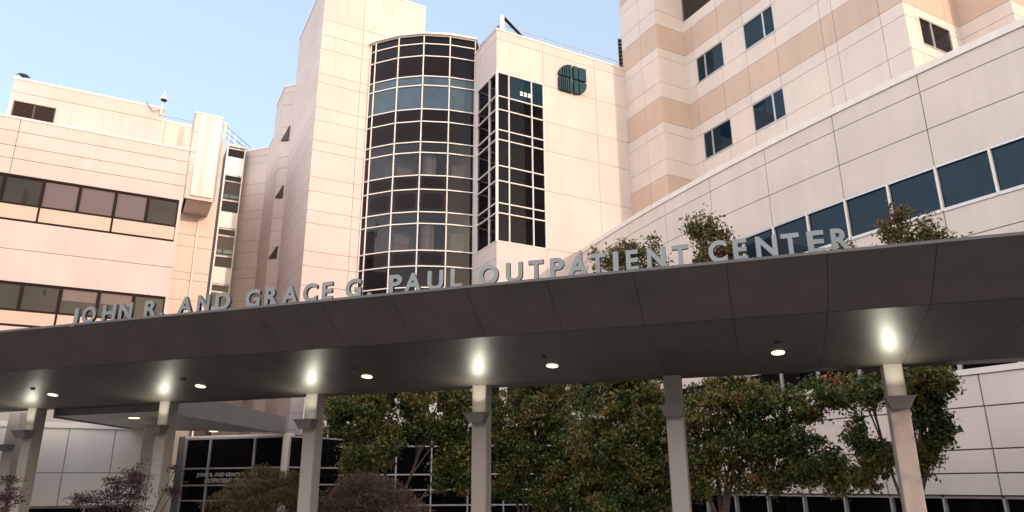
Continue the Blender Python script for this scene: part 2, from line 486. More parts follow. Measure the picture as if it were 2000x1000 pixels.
for bi, (b1, b2, b3) in enumerate(bands):
    us = [F.u(*q) for q in pxu[bi]]
    st = us[1] - us[0]
    left = [us[0] - st * k for k in range(6, 0, -1)]
    us = left + us + [F.L - .12]
    for j in range(len(us) - 1):
        k = j - len(left)
        if bi == 0: gm = M['mauve'] if k in (1, 2, 3) else M['grayglass']
        else: gm = M['grayglass']
        f = MB()
        w = .07
        f_p = F
        F.box(f, us[j], us[j] + w / 2 + .025, b2, b1, -.02, -.11, M['bronze'])
        F.box(f, us[j + 1] - w / 2 - .025, us[j + 1], b2, b1, -.02, -.11, M['bronze'])
        F.box(f, us[j] + w / 2 + .025, us[j + 1] - w / 2 - .025, b1 - .09, b1, -.024, -.11, M['bronze'])
        F.box(f, us[j] + w / 2 + .025, us[j + 1] - w / 2 - .025, b2, b2 + .08, -.024, -.11, M['bronze'])
        fo = f.build('window', T)
        p = MB()
        p.face([F.p(us[j], b2, -.08), F.p(us[j + 1], b2, -.08), F.p(us[j + 1], b1, -.08), F.p(us[j], b1, -.08)], gm)
        if bi == 1 and k in (1, 2):
            zm = b2 + (b1 - b2) * .52
            p.face([F.p(us[j] + .08, zm, -.074), F.p(us[j + 1] - .08, zm, -.074), F.p(us[j + 1] - .08, b1 - .1, -.074), F.p(us[j] + .08, b1 - .1, -.074)], M['beigeblind'])
        if (bi, k) in ((0, 0), (1, 0)):
            # dark standing shape behind the pane
            uc = us[j] + (us[j + 1] - us[j]) * .58; zc = b2 + (b1 - b2) * (.35 if bi == 0 else .75)
            hh = .32 if bi == 0 else .14
            p.face([F.p(uc - hh * .3, zc - hh, -.076), F.p(uc + hh * .3, zc - hh, -.076), F.p(uc + hh * .34, zc + hh * .5, -.076), F.p(uc, zc + hh, -.076), F.p(uc - hh * .28, zc + hh * .4, -.076)], M['dark'])
        pane = p.build('pane', fo)
    # beige spandrel strip under each ribbon
    s_ = MB()
    cuts = [-1.5] + [us[j] for j in range(0, len(us) - 1)][::-1][1::2][::-1] + [F.L - .12] if bi == 0 else [-1.5] + [us[j] for j in range(1, len(us), 2)] + [F.L - .12]
    cuts = sorted(set(cuts))
    for j in range(len(cuts) - 1):
        F.box(s_, cuts[j] + .04, cuts[j + 1] - .04, b3 + .10, b2 - .003, -.035, -.11, M['beigepanel'])
    s_.build('spandrel_panel', T)
    s_ = MB()
    F.box(s_, -1.5, F.L - .12, b3, b3 + .097, -.015, -.11, M['bronze'])
    for cc in cuts[1:-1]: F.box(s_, cc - .037, cc + .037, b3 + .1, b2 - .003, -.018, -.11, M['bronze'])
    s_.build('sill', T)

# penthouse on the office block
D0 = 36.5
q = far(320, 215, D0)
Fp = Face(q - A * 30, q)
uL = Fp.u(20, 190)
Fp = Face(Fp.P0 + A * uL, q)
zt = Fp.z(320, 214)
PT = thing('rooftop_penthouse', 'plain cream penthouse with a brown louvre on the left roof', 'penthouse', v3(q - A * 4, ztop - .3))
mb = MB()
lv = (Fp.u(23, 215), Fp.u(106, 232), Fp.z(103, 241), Fp.z(106, 211))
wall(mb, Fp, ztop - .3, zt, [Fp.z(200, 213)], [], [lv])
poly = [Fp.P0, Fp.P1, Fp.P1 + B * 6, Fp.P0 + B * 6]
shell(mb, poly, 0, zt, M['cop'])
for i in (1, 2, 3):
    a, b = poly[i], poly[(i + 1) % 4]
    mb.face([(a.x, a.y, ztop - .3), (b.x, b.y, ztop - .3), (b.x, b.y, zt), (a.x, a.y, zt)], M['cream'])
mb.build('wall', PT)
def louver(F, u0, u1, z0, z1, parent, pitch=.12, mid=True, mat='louver', name='louver'):
    mb = MB()
    F.box(mb, u0, u0 + .06, z0, z1, .015, -.10, M[mat]); F.box(mb, u1 - .06, u1, z0, z1, .015, -.10, M[mat])
    if mid: F.box(mb, (u0 + u1) / 2 - .04, (u0 + u1) / 2 + .04, z0, z1, .018, -.10, M[mat])
    z = z0 + .04
    mb.face([F.p(u0, z0, -.10), F.p(u1, z0, -.10), F.p(u1, z1, -.10), F.p(u0, z1, -.10)], M['dark'])
    while z < z1 - .05:
        mb.hexa([F.p(u0 + .06, z, .0), F.p(u1 - .06, z, .0), F.p(u1 - .06, z + .018, .0), F.p(u0 + .06, z + .018, .0),
                 F.p(u0 + .06, z + .075, -.09), F.p(u1 - .06, z + .075, -.09), F.p(u1 - .06, z + .093, -.09), F.p(u0 + .06, z + .093, -.09)], M[mat])
        z += pitch
    return mb.build(name, parent)
louver(Fp, *lv, PT, pitch=.085)
# small roof vent at the louvre's foot
u = Fp.u(110, 240)
mb = MB(); vp = Fp.P0 + Fp.d * u + Fp.n * .5
mb.tube([(vp.x, vp.y, ztop - .2), (vp.x, vp.y, ztop + .42)], .19, M['alu'], 14)
mb.tube([(vp.x, vp.y, ztop + .42), (vp.x, vp.y, ztop + .52)], [.26, .22], M['alu'], 14)
tag(mb.build('roof_vent', loc=(vp.x, vp.y, ztop - .2)), 'small round metal roof vent below the left louvre', 'vent')
# crow on the penthouse parapet
def crow():
    p = Fp.P0 + Fp.d * Fp.u(42, 160) - Fp.n * .05
    z = zt + .10
    mb = MB(); bm_ = M['bird']; d3 = Vector((A.x, A.y, 0))
    c0 = Vector((p.x, p.y, z + .15))
    def P_(s, h): return c0 + d3 * s * .75 + Vector((0, 0, h * .75))
    mb.tube([P_(-.26, .05), P_(-.20, .09), P_(-.12, .07), P_(0, .04), P_(.12, .03), P_(.24, -.02), P_(.38, -.03)], [.012, .045, .075, .095, .08, .045, .02], bm_, 10)
    mb.tube([P_(-.24, .08), P_(-.33, .03), P_(-.36, .0)], [.03, .018, .004], bm_, 6)
    mb.tube([P_(-.02, .08), P_(.14, .10), P_(.30, .03)], [.03, .05, .01], bm_, 6)
    for s in (-.03, .05): mb.tube([P_(s, -.04), P_(s - .01, -.20)], [.012, .008], bm_, 5)
    tag(mb.build('bird', loc=(p.x, p.y, z), smooth=True), 'black crow perched on the parapet at the far left', 'bird')
crow()
# dome camera on a mast
p = Fp.P0 + Fp.d * Fp.u(313, 225) + Fp.n * .12
zb = Fp.z(312, 226); zt2 = Fp.z(317, 197)
CT = thing('security_camera', 'white dome camera on a thin mast at the penthouse corner', 'camera', v3(p, zb))
mb = MB(); mb.tube([(p.x, p.y, zb), (p.x + .02, p.y, zb + .3), (p.x + .06, p.y, zt2)], .04, M['cop']); mb.tube([(p.x, p.y, zb + .05), (p.x - Fp.n.x * .12, p.y - Fp.n.y * .12, zb + .05)], .035, M['cop']); mb.build('mast', CT)
mb = MB(); px_, py_ = p.x + .06, p.y
mb.tube([(px_, py_, zt2 + .32), (px_, py_, zt2 + .22), (px_, py_, zt2 + .14), (px_, py_, zt2 + .0)], [.02, .05, .14, .17], M['cop'], 14); mb.tube([(px_, py_, zt2 + .32), (px_, py_, zt2 + .5)], .02, M['cop']); mb.build('housing', CT)
mb = MB(); mb.tube([(px_, py_, zt2 - .0), (px_, py_, zt2 - .07), (px_, py_, zt2 - .13)], [.14, .12, .04], M['dark'], 14); mb.build('dome', CT)
mb = MB(); mb.tube([(p.x, p.y, zb + .25), (p.x - .35 * A.x, p.y - .35 * A.y, zb + .12), (p.x - .7 * A.x, p.y - .7 * A.y, zb + .55)], .022, M['cable'], 5); mb.build('cable', CT)

# ------------------------------------------------------------------ DUCT TOWER and back walls (behind the office block)
q = far(383, 221, 42.0)
Ff = Face(q, q + A * 8)
uR = Ff.u(436, 232); Ff = Face(q, q + A * uR)
zT = Ff.z(383, 221); zB = Ff.z(383, 390)
Fl_u = hit(q, -B, 369, 217)[0]
BL = q + B * 2.6
Fl = Face(BL, q)
T = thing('service_shaft', 'cream shaft faced with a tall white metal sheet', 'building', v3(q, 0))
mb = MB()
jz = [Ff.z(383, y) for y in (258, 298, 340)]
wall(mb, Ff, zB, zT, jz, [Ff.u(430, 300)])
wall(mb, Fl, zB, zT, jz, [])
mb.face([Ff.p(0, zB, 0), Ff.p(0, zB, -2.6), Ff.p(Ff.L, zB, -2.6), Ff.p(Ff.L, zB, 0)], M['cream2'])
mb.face([Ff.p(Ff.L, zB, 0), Ff.p(Ff.L, zB, -2.6), Ff.p(Ff.L, zT, -2.6), Ff.p(Ff.L, zT, 0)], M['cream'])
mb.face([Ff.p(0, zT - .1, 0), Ff.p(Ff.L, zT - .1, 0), Ff.p(Ff.L, zT - .1, -2.6), Ff.p(0, zT - .1, -2.6)], M['cop'])
mb.build('wall', T)
mb = MB()
u0, u1 = Ff.u(384, 300), Ff.u(423, 300)
zz0, zz1 = zB + .25, Ff.z(385, 226)
Ff.box(mb, u0, u1, zz0, zz1, .10, -.02, M['sheet'])
Ff.box(mb, u0 - .05, u0 - .003, zz0 - .05, zz1 + .05, .12, -.02, M['cop']); Ff.box(mb, u1 + .003, u1 + .05, zz0 - .05, zz1 + .05, .12, -.02, M['cop'])
Ff.box(mb, u0, u1, zz0 - .05, zz0 - .003, .118, -.02, M['cop']); Ff.box(mb, u0, u1, zz1 + .003, zz1 + .05, .118, -.02, M['cop'])
mb.build('sheet_panel', T)
# wall below/behind the shaft
w0 = q + B * 2.6 - A * 3.5
Fw = Face(w0, w0 + A * 7.6)
uR = Fw.u(437, 300)
Fw = Face(w0, w0 + A * uR)
mb = MB()
wall(mb, Fw, 0, zB + 1.0, [Fw.z(400, y) for y in (463, 486, 536, 551, 590)], [Fw.u(372, 560)], mat='cream2', cope=False)
ur_ = Fw.u(431, 300)
Fn = Face(Fw.P0 + Fw.d * ur_, Fw.P1)
zn_ = Fn.z(440, 243)
wall(mb, Fn, zB + 1.003, zn_, [Fn.z(440, y) for y in (275, 318, 345, 372)], [], mat='cream2')
mb.face([Fw.p(Fw.L, 0, 0), Fw.p(Fw.L, 0, -9), Fw.p(Fw.L, zn_, -9), Fw.p(Fw.L, zn_, 0)], M['cream2'])
mb.build('wall', T)
mb = MB()
ud = Fw.u(383, 470)
mb.tube([Fw.p(ud, 0, .08), Fw.p(ud, Fw.z(385, 428), .08)], .05, M['cop'], 8)
mb.build('downpipe', T)
# roof wall to the left of the shaft, with pipes
q2 = far(360, 246, 47.0)
Fr = Face(q2 - A * 7, q2 + A * .6)
T2 = thing('rooftop_screen_wall', 'pinkish roof wall with thin pipes between penthouse and shaft', 'wall', v3(q2, ztop - .5))
mb = MB(); wall(mb, Fr, ztop - 6, Fr.z(360, 245), [], [Fr.u(322, 250)], mat='cream'); mb.build('panel', T2)
for xx in (349, 352, 356):
    mb = MB(); uu = Fr.u(xx, 270); mb.tube([Fr.p(uu, ztop - 3, .08), Fr.p(uu, Fr.z(360, 248), .08)], .035, M['cream2'], 6); mb.build('pipe', T2)
def railing(name, label, P0, P1, z, h=1.0, posts=4, rails=2, r=.03, z1=None, mat='steel', group=None):
    z1 = z if z1 is None else z1
    t = thing(name, label, 'railing', v3(P0, z), group)
    for i in range(posts):
        k = i / (posts - 1); p = P0.lerp(P1, k); zz_ = z + (z1 - z) * k
        mb = MB(); mb.tube([(p.x, p.y, zz_), (p.x, p.y, zz_ + h)], r, M[mat], 6); mb.build('post', t)
    for j in range(rails):
        hh = h * (j + 1) / rails
        mb = MB(); mb.tube([(P0.x, P0.y, z + hh), (P1.x, P1.y, z1 + hh)], r * .8, M[mat], 6); mb.build('rail', t)
    return t
zr = Fr.z(345, 240) - .2
railing('railing', 'white pipe railing on the roof left of the metal-faced shaft', Fr.P1 - A * 4.6 + B * .8, Fr.P1 + A * .5 + B * .8, zr, .9, 3, 2, .03, mat='steel')

# ------------------------------------------------------------------ STAIR TOWER (window strip)
q = far(480, 293, 53.3)
Fst = Face(q - A * 3.3, q)
uL = Fst.u(444, 287); Fst = Face(q - A * (Fst.L - uL), q)
T = thing('stair_tower', 'narrow stair tower with stacked white panels and dark glass', 'building', v3(q, 0))
zt = Fst.z(480, 292)
xe = lambda y: 444 + (y - 290) * (412 - 444) / (590 - 290)
fz = lambda y: Fst.z(xe(y) + 4, y)
rows = [(297, 308 + 12, 'g'), (320, 0, '')]
seq = [(290, 306, 'spand'), (306, 340, 'sheetw'), (342, 352, 'spand'), (354, 390, 'grayglass'), (391, 413, 'spand'), (413, 444, 'sheetw'), (447, 459, 'spand'), (460, 499, 'grayglass'), (500, 521, 'spand'), (522, 553, 'sheetw'), (556, 569, 'spand'), (570, 612, 'grayglass')]
M['sheetw'] = plain('white_panel', (.82, .80, .79), .6, var=.03)
mbw, mbf = MB(), MB()
prev = zt
fr = MB(); gl = MB(); pn = MB()
for (ya, yb, kk) in seq:
    a_, b_ = fz(yb), fz(ya)
    if kk == 'sheetw':
        pn = MB(); Fst.box(pn, .10, Fst.L - .08, a_, b_, .06, -.1, M['sheetw']); pn.build('white_panel', T)
    else:
        gl = MB()
        gl.face([Fst.p(0, a_, -.06), Fst.p(Fst.L, a_, -.06), Fst.p(Fst.L, b_, -.06), Fst.p(0, b_, -.06)], M[kk])
        if kk == 'grayglass':
            hh = (b_ - a_)
            gl.face([Fst.p(.1, a_ + .05, -.055), Fst.p(Fst.L - .1, a_ + .05, -.055), Fst.p(Fst.L - .1, a_ + hh * .33, -.055), Fst.p(.1, a_ + hh * .33, -.055)], M['blueband'])
            Fst.box(fr, Fst.L * .42 - .03, Fst.L * .42 + .03, a_, a_ + hh * .33, -.03, -.06, M['dark'])
            Fst.box(fr, .1, Fst.L - .1, a_ + hh * .10, a_ + hh * .10 + .06, -.034, -.052, M['dark'])
        gl.build('window', T)
        Fst.box(fr, .1, Fst.L - .08, b_, b_ + .07, .02, -.08, M['white'])
        Fst.box(fr, .1, Fst.L - .08, a_ - .07, a_, .02, -.08, M['white'])
Fst.box(fr, 0, .10, 0, zt, .05, -.1, M['white']); Fst.box(fr, Fst.L - .08, Fst.L, 0, zt, .05, -.1, M['white'])
Fst.box(fr, 0, Fst.L, zt, zt + .15, .1, -.5, M['cop'])
fr.build('window_frame', T)
mb = MB()
pl = [Fst.P0 + B * .25, Fst.P1 + B * .25, Fst.P1 + B * 6, Fst.P0 + B * 6]
mb.prism([(p.x, p.y) for p in pl], 0, zt - .02, M['room']); mb.build('core', T)
# sloping rails on the stair tower roof
pA = Fst.P0 + B * 1.2 - A * .6
pB = Fst.P1 + B * 3.0 + A * .3
pA, pB = far(436, 262, 52.6), far(489, 296, 56.5)
railing('railing', 'long roof railing above the stair tower, seen edge-on', pA, pB, 52.6 * tn(436, 274) + EYE, 1.25, 6, 3, .035, z1=56.5 * tn(489, 296) + EYE - .9, mat='steel')

# ------------------------------------------------------------------ CENTRAL BLOCK left of the glass tower: recessed walls and the tall pylon
P0 = V2(-11.564, 38.187); P1 = P0 + B * 7.62
PR = P0 + A * 6.68
R1 = P1 - CU * .85
R3 = R1 + B * 4.75
R4 = R3 - CU * 2.9
k_ = hit(R3, -B, 535, 262)[0]
Rx = R3 - B * k_
zA = math.hypot(R3.x, R3.y) * tn(518, 288) + EYE
zM = math.hypot(R1.x, R1.y) * tn(554, 170) + EYE
zP = 30.56 + EYE
Fpy = Face(P0, PR)
jy = [(634, 37), (631, 67), (628, 94), (624, 142.6), (622.5, 160), (618.6, 208.6), (616.5, 233.5), (613, 272.5), (611, 292), (607, 343.6), (604, 371.5), (601, 409), (599, 434), (595, 489), (592, 518), (589, 556)]
zj = [39.9 * tn(x, y) + EYE for x, y in jy]
step = (zj[3] - zj[7]); zj += [z - step * 1 for z in zj[-4:]] + [z - step * 2 for z in zj[-4:]]
T = thing('stair_pylon', 'tallest cream slab tower rising left of the curved glass tower', 'building', v3(P0, 0))
mb = MB()
wall(mb, Face(P1, P0), 0, zP, zj, []); wall(mb, Fpy, 0, zP, zj, [Fpy.u(705, 140)])
poly = [P1, P0, PR, PR + B * 7.62]
shell(mb, poly, 0, zP, M['cop'])
for i in (2, 3):
    a, b = poly[i], poly[(i + 1) % 4]
    mb.face([(a.x, a.y, 0), (b.x, b.y, 0), (b.x, b.y, zP), (a.x, a.y, zP)], M['cream'])
mb.build('wall', T)
T = thing('recessed_wing', 'folded cream walls set back left of the tall slab', 'building', v3(R3, 0))
mb = MB()
wall(mb, Face(R4, R3), 0, zA, zj, [], mat='cream')
wall(mb, Face(R3, Rx), 0, zA, zj, [], mat='cream')
FR1 = Face(R1, P1)
wall(mb, Face(Rx, R1), 0, zM, zj, [], mat='cream'); wall(mb, FR1, 0, zM, zj, [], mat='cream')
back = R3 + B * 6
mb.face([(p.x, p.y, zA - .3) for p in (R4, R3, Rx, Rx + CU * 3 + B * 9, R4 + B * 9)], M['cop'])
mb.face([(p.x, p.y, zM - .3) for p in (Rx, R1, P1, P1 + B * 4)], M['cop'])
q0, q1 = Rx, Rx + CU * 2.6 - B * .3
mb.face([(q0.x, q0.y, zA - .5), (q1.x, q1.y, zA - .5), (q1.x, q1.y, zM), (q0.x, q0.y, zM)], M['cream'])
mb.build('wall', T)
# dark wedges proud of the wall: colour stands in for shaded slots by the slab
Fq = Face(P1, P0)
for (bl, ap, br) in (((550, 276), (566.5, 247), (563.5, 275)), ((538.5, 387), (554.5, 362.5), (552, 386.5)), ((526, 505), (543, 481), (540, 504.5))):
    def on(x, y, o):
        u_, z_ = hit(R1 + V2(0, 0), FR1.d, x, y)
        return FR1.p(u_, z_, o)
    a1, b1_, c1 = [on(*t, .10) for t in (bl, br, ap)]
    a2, b2_, c2 = [on(*t, -.02) for t in (bl, br, ap)]
    mb = MB()
    mb.face([a1, b1_, c1], M['louver'])
    mb.face([a2, b2_, b1_, a1], M['louver']); mb.face([a2, a1, c1, c2], M['louver']); mb.face([b1_, b2_, c2, c1], M['louver'])
    mb.build('slot_wedge', T)

# ------------------------------------------------------------------ CURVED GLASS TOWER
T = thing('glass_tower', 'curved dark glass tower with white mullions beside the tall slab', 'building', (-5.4, 39.3, 0))
cyl = [V2(-8.79, 39.58), V2(-8.44, 39.33), V2(-6.91, 38.74), V2(-5.33, 38.50), V2(-3.73, 38.68), V2(-2.20, 39.15)]
ytab = [80, 96, 119.5, 158.4, 176.4, 222, 246, 285.6, 306, 350, 377, 420.5, 443, 494.6, 525, 566]
rz = sorted([39.2 * tn(922, y) + EYE for y in ytab])
rz = [rz[0] - 4.4 * 3, rz[0] - 4.4 * 2, rz[0] - 4.4] + rz
rowk = {0: 'spand'}
kinds = []
# from the top: dark, dark, dark, BLUE, BLUE, dark, dark, CLEAR, CLEAR, dark, dark, CLEAR, CLEAR, dark, dark ...
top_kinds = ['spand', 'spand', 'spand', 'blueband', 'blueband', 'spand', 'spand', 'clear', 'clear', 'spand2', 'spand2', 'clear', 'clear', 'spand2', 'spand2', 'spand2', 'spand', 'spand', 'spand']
M['spand2'] = glass('gray_spandrel_glass', (.010, .010, .014), (1, .97, .97), 1.25)
nr = len(rz) - 1
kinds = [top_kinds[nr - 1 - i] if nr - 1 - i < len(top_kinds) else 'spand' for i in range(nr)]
gl, ml = MB(), MB()
for j in range(5):
    Fc = Face(cyl[j], cyl[j + 1])
    for i in range(nr):
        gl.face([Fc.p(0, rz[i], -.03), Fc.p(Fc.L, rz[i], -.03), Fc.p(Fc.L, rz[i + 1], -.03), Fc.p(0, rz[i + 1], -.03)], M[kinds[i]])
        if kinds[i].startswith('spand') and j in (1, 2, 3) and 3 < i < nr - 2:
            # rounded darker patches laid over the spandrel panes
            w_, h_ = Fc.L * .38, (rz[i + 1] - rz[i]) * .34
            cu, cz = Fc.L * .5, (rz[i] + rz[i + 1]) / 2
            gl.face([Fc.p(cu + w_ * math.copysign(abs(math.cos(t)) ** .45, math.cos(t)), cz + h_ * math.copysign(abs(math.sin(t)) ** .5, math.sin(t)), -.024) for t in [k * 2 * math.pi / 28 for k in range(28)]], M['patch'] if 'patch' in M else M.setdefault('patch', glass('dark_patch_glass', (.008, .0055, .006), (1, .93, .93), 1.2)))
    for z in rz:
        Fc.box(ml, .03, Fc.L - .03, z - .029, z + .029, .04, -.06, M['white'])
for p in cyl:
    ml.prism([(p.x + .04 * math.cos(t), p.y + .06 * math.sin(t)) for t in [k * math.pi / 4 + .39 for k in range(8)]], rz[0], rz[-1], M['white'])
gl.build('glazing', T); ml.build('mullions', T)
mb = MB()
cc = V2(-5.4, 44)
def ext(p, s): return p + (p - cc).normalized() * s
cap = [ext(p, .18) for p in cyl]
mb.prism([(p.x, p.y) for p in cap] + [(-1.9, 41), (-9, 41.5)], rz[-1] + .03, rz[-1] + .15, M['cop'])
mb.build('roof_cap', T)
# interior: slabs, back wall, round column, lamps
mb = MB()
ins = [ext(p, -.25) for p in cyl]
def slab(zc0, zc1, mat): mb.prism([(p.x, p.y) for p in ins] + [(-1.9, 46), (-9, 46)], zc0, zc1, M[mat])
idx = {k: rz[nr - k] for k in range(nr + 1)}   # idx[k]: k-th line from the top
slab(idx[9], idx[9] + .01, 'inter')
for (k0, k1) in ((0, 7), (9, 11), (13, nr)):
    slab(idx[k1] + .02, idx[k0] - .02, 'inter')
mb.build('floor_slab', T)
mb = MB(); mb.face([(-9, 45.9, rz[0]), (-1.9, 45.9, rz[0]), (-1.9, 45.9, idx[0]), (-9, 45.9, idx[0])], M['inter'])
mb.face([(-1.95, 39.4, rz[0]), (-1.95, 46, rz[0]), (-1.95, 46, idx[0]), (-1.95, 39.4, idx[0])], M['inter'])
mb.build('inner_wall', T)
for (k1, k2) in ((7, 9), (11, 13)):
    mb = MB(); mb.tube([(-5.0, 40.3, idx[k2]), (-5.0, 40.3, idx[k1])], .42, M['inter_col'], 24); mb.build('column', T, smooth=False)
    mb = MB(); mb.tube([(-6.6, 41.4, idx[k1] - .01), (-6.6, 41.4, idx[k1] - .04)], .14, M['ceil_lens'], 12); mb.build('ceiling_lamp', T)
    mb = MB(); mb.tube([(-7.3, 40.9, idx[k1] - .01), (-7.3, 40.9, idx[k1] - .04)], .14, M['ceil_lens'], 12); mb.build('ceiling_lamp', T)
    mb = MB(); mb.box(-3.6, -2.3, 40.2, 40.25, idx[k1] - 1.9, idx[k1] - .75, M['paper']); mb.build('board', T)
    mb = MB(); mb.box(-8.0, -7.7, 40.6, 45, idx[k2], idx[k1], M['inter_col']); mb.build('partition', T)

# ------------------------------------------------------------------ EMBLEM BLOCK with corner window
E0 = V2(-.813, 36.451)
EB = E0 + B * 2.95
EE = hit(E0, A, 1240, 400)[0]
EEp = E0 + A * (EE + .6)
zE = 36.46 * tn(970, 58) + EYE
T = thing('emblem_block', 'cream block with a glazed corner and a teal wall emblem', 'building', v3(E0, 0))
FB = Face(EB, E0); FA = Face(E0, EEp)
tz = lambda x, y: 36.46 * tn(x, y) + EYE
cz = [tz(970, y) for y in (470, 414.5, 395, 351.5, 322, 271, 252, 212, 186, 140)]
wA = FA.u(1060.5, 166); wB = FB.u(933, 176)
jzz = [tz(970, 74.8), cz[-1], cz[0], tz(969.5, 503)] + [FA.z(x, y) for x, y in ((1064, 237), (1066, 294), (1067.5, 372.8))] + [tz(969.5, 503) - 4.4, tz(969.5, 503) - 8.8]
mb = MB()
hA = (0, wA, cz[0], cz[-1]); hB = (wB, FB.L, cz[0], cz[-1])
wall(mb, FA, 0, zE, jzz[0:1] + [cz[-1]] + jzz[4:7] + [cz[0]] + jzz[7:], [wA + .02, FA.u(1166, 250)], through=[hA])
wall(mb, FB, 0, zE, jzz[0:1] + [jzz[3]] + jzz[7:], [], through=[hB])
poly = [EB, E0, EEp, EEp + B * 6, EB + B * 6]
shell(mb, poly, 0, zE, M['cop'])
for z_ in (cz[-1] + .02, cz[0] - .02):
    mb.face([(p.x, p.y, z_) for p in (EB, E0, E0 + A * (wA + .1), E0 + A * (wA + .1) + B * 2.9)], M['room'])
q = [EB + A * .15, E0 + A * (wA + .1) + B * 3.2, E0 + A * (wA + .1)]
mb.face([(q[0].x, q[0].y, cz[0]), (q[1].x, q[1].y, cz[0]), (q[1].x, q[1].y, cz[-1]), (q[0].x, q[0].y, cz[-1])], M['room'])
mb.face([(q[1].x, q[1].y, cz[0]), (q[2].x, q[2].y, cz[0]), (q[2].x, q[2].y, cz[-1]), (q[1].x, q[1].y, cz[-1])], M['room'])
for a, b in ((poly[2], poly[3]), (poly[3], poly[4]), (poly[4], poly[0])):
    mb.face([(a.x, a.y, 0), (b.x, b.y, 0), (b.x, b.y, zE), (a.x, a.y, zE)], M['cream'])
mb.build('wall', T)
gl, ml = MB(), MB()
usA = [0.0, FA.u(993.6, 150), FA.u(1037.7, 158), wA]
usB = [wB, FB.u(955.8, 170), FB.L]
def gA(i, j): return M['blueband'] if i == 8 and j > 0 else (M['vis'] if i in (6, 7) else M['clear_dark'])
M['cornerblue'] = glass('corner_vision_glass', (.004, .020, .036), (.7, .9, 1), 1.36)
gA = lambda i, j: (M['cornerblue'] if (i == 8 and j > 0) else M['clear_dark'])
grid_glass(FA, gl, ml, usA, cz, gA, M['white'], w=.055, proud=.03, inset=-.06)
grid_glass(FB, gl, ml, usB, cz, lambda i, j: M['clear_dark'], M['white'], w=.055, proud=.03, inset=-.06)
gl.build('glazing', T); ml.build('mullions', T)
mb = MB()
for k in (2, 6):
    zc = (cz[k - 1] if k == 2 else cz[5]); 
    c4 = [E0 + A * .25 + B * .25, E0 + A * (wA - .1) + B * .25, E0 + A * (wA - .1) + B * 2.6, E0 + A * .25 + B * 2.6]
mb.prism([(p.x, p.y) for p in c4], cz[4] - .1, cz[5] + .1, M['room']); mb.prism([(p.x, p.y) for p in c4], cz[1] - .02, cz[2] + .02, M['room'])
mb.build('floor_slab', T)
# ceiling lamp grille seen through the top corner pane
mb = MB(); u_, z_ = FA.uz(1027, 185)
for i in range(3):
    for j in range(2):
        FA.box(mb, u_ - .35 + i * .26, u_ - .35 + i * .26 + .18, z_ - .10 + j * .15, z_ + .0 + j * .15, -.052, -.058, M['ceil_dim'])
mb.build('ceiling_lamp', T)
# roof rail of the emblem block
railing('railing', 'thin steel roof railing above the teal wall emblem', E0 + A * .5 + B * .45, E0 + A * 9.0 + B * .45, zE + .05, .75, 7, 1, .022)
railing('railing', 'short dark roof railing on the left side of the emblem block', EB + A * .35, E0 + A * .4 + B * .5, zE + .05, .7, 3, 1, .03, mat='bronze')
# davit arm
q = E0 + A * .55 + B * .35
DT = thing('roof_davit', 'small white davit with a folded dark brace at the roof corner', 'davit', v3(q, zE))
mb = MB(); mb.tube([(q.x, q.y, zE), (q.x, q.y, zE + 1.35)], .13, M['sheetw'], 10); mb.build('post', DT)
mb = MB()
for s_ in (0, .16): mb.tube([(q.x + .1, q.y, zE + 1.3 - s_), (q.x + A.x * 1.5, q.y + A.y * 1.5, zE + .28 - s_ * .6)], .05, M['bronze'], 6)
mb.build('brace', DT)
mb = MB(); mb.tube([(q.x - .28, q.y, zE + .98), (q.x + .05, q.y, zE + 1.12)], .03, M['steel'], 6); mb.build('hook', DT)

# emblem: four quarters of upright teal bars
EM = thing('wall_emblem', 'teal emblem of raised bars in four quarters', 'sign', v3(E0 + A * 4.3, FA.z(1115, 190)))
u0, u1 = FA.u(1089, 150), FA.u(1141.5, 160)
uc0, uc1 = FA.u(1114.5, 155), FA.u(1116.5, 155)
ze1, ze0 = FA.z(1116, 131.5), FA.z(1116, 184)
zc1, zc0 = FA.z(1116, 158), FA.z(1116, 162)
EW, EH = u1 - u0, ze1 - ze0
def bar(ua, ub, zfn0, zfn1, name='emblem_bar'):
    mb = MB(); n = 8
    for i in range(n):
        a_ = ua + (ub - ua) * i / n; b_ = ua + (ub - ua) * (i + 1) / n
        mb.face([FA.p(a_, zfn0(a_), .22), FA.p(b_, zfn0(b_), .22), FA.p(b_, zfn1(b_), .22), FA.p(a_, zfn1(a_), .22)], M['emblem'])
        mb.face([FA.p(a_, zfn0(a_), .05), FA.p(b_, zfn0(b_), .05), FA.p(b_, zfn0(b_), .22), FA.p(a_, zfn0(a_), .22)], M['emblem_side'])
        mb.face([FA.p(a_, zfn1(a_), .22), FA.p(b_, zfn1(b_), .22), FA.p(b_, zfn1(b_), .05), FA.p(a_, zfn1(a_), .05)], M['emblem_side'])
    for u_, k in ((ua, 0), (ub, 1)):
        mb.face([FA.p(u_, zfn0(u_), .05), FA.p(u_, zfn0(u_), .22), FA.p(u_, zfn1(u_), .22), FA.p(u_, zfn1(u_), .05)], M['emblem_side'])
    mb.build(name, EM)
um = (u0 + u1) / 2 + .0
gapu, gapz = .075 * EW, .032 * EH
uml, umr = um - gapu / 2, um + gapu / 2
zm = (ze0 + ze1) / 2
zml, zmu = zm - gapz, zm + gapz
QW, QH = uml - u0, ze1 - zmu
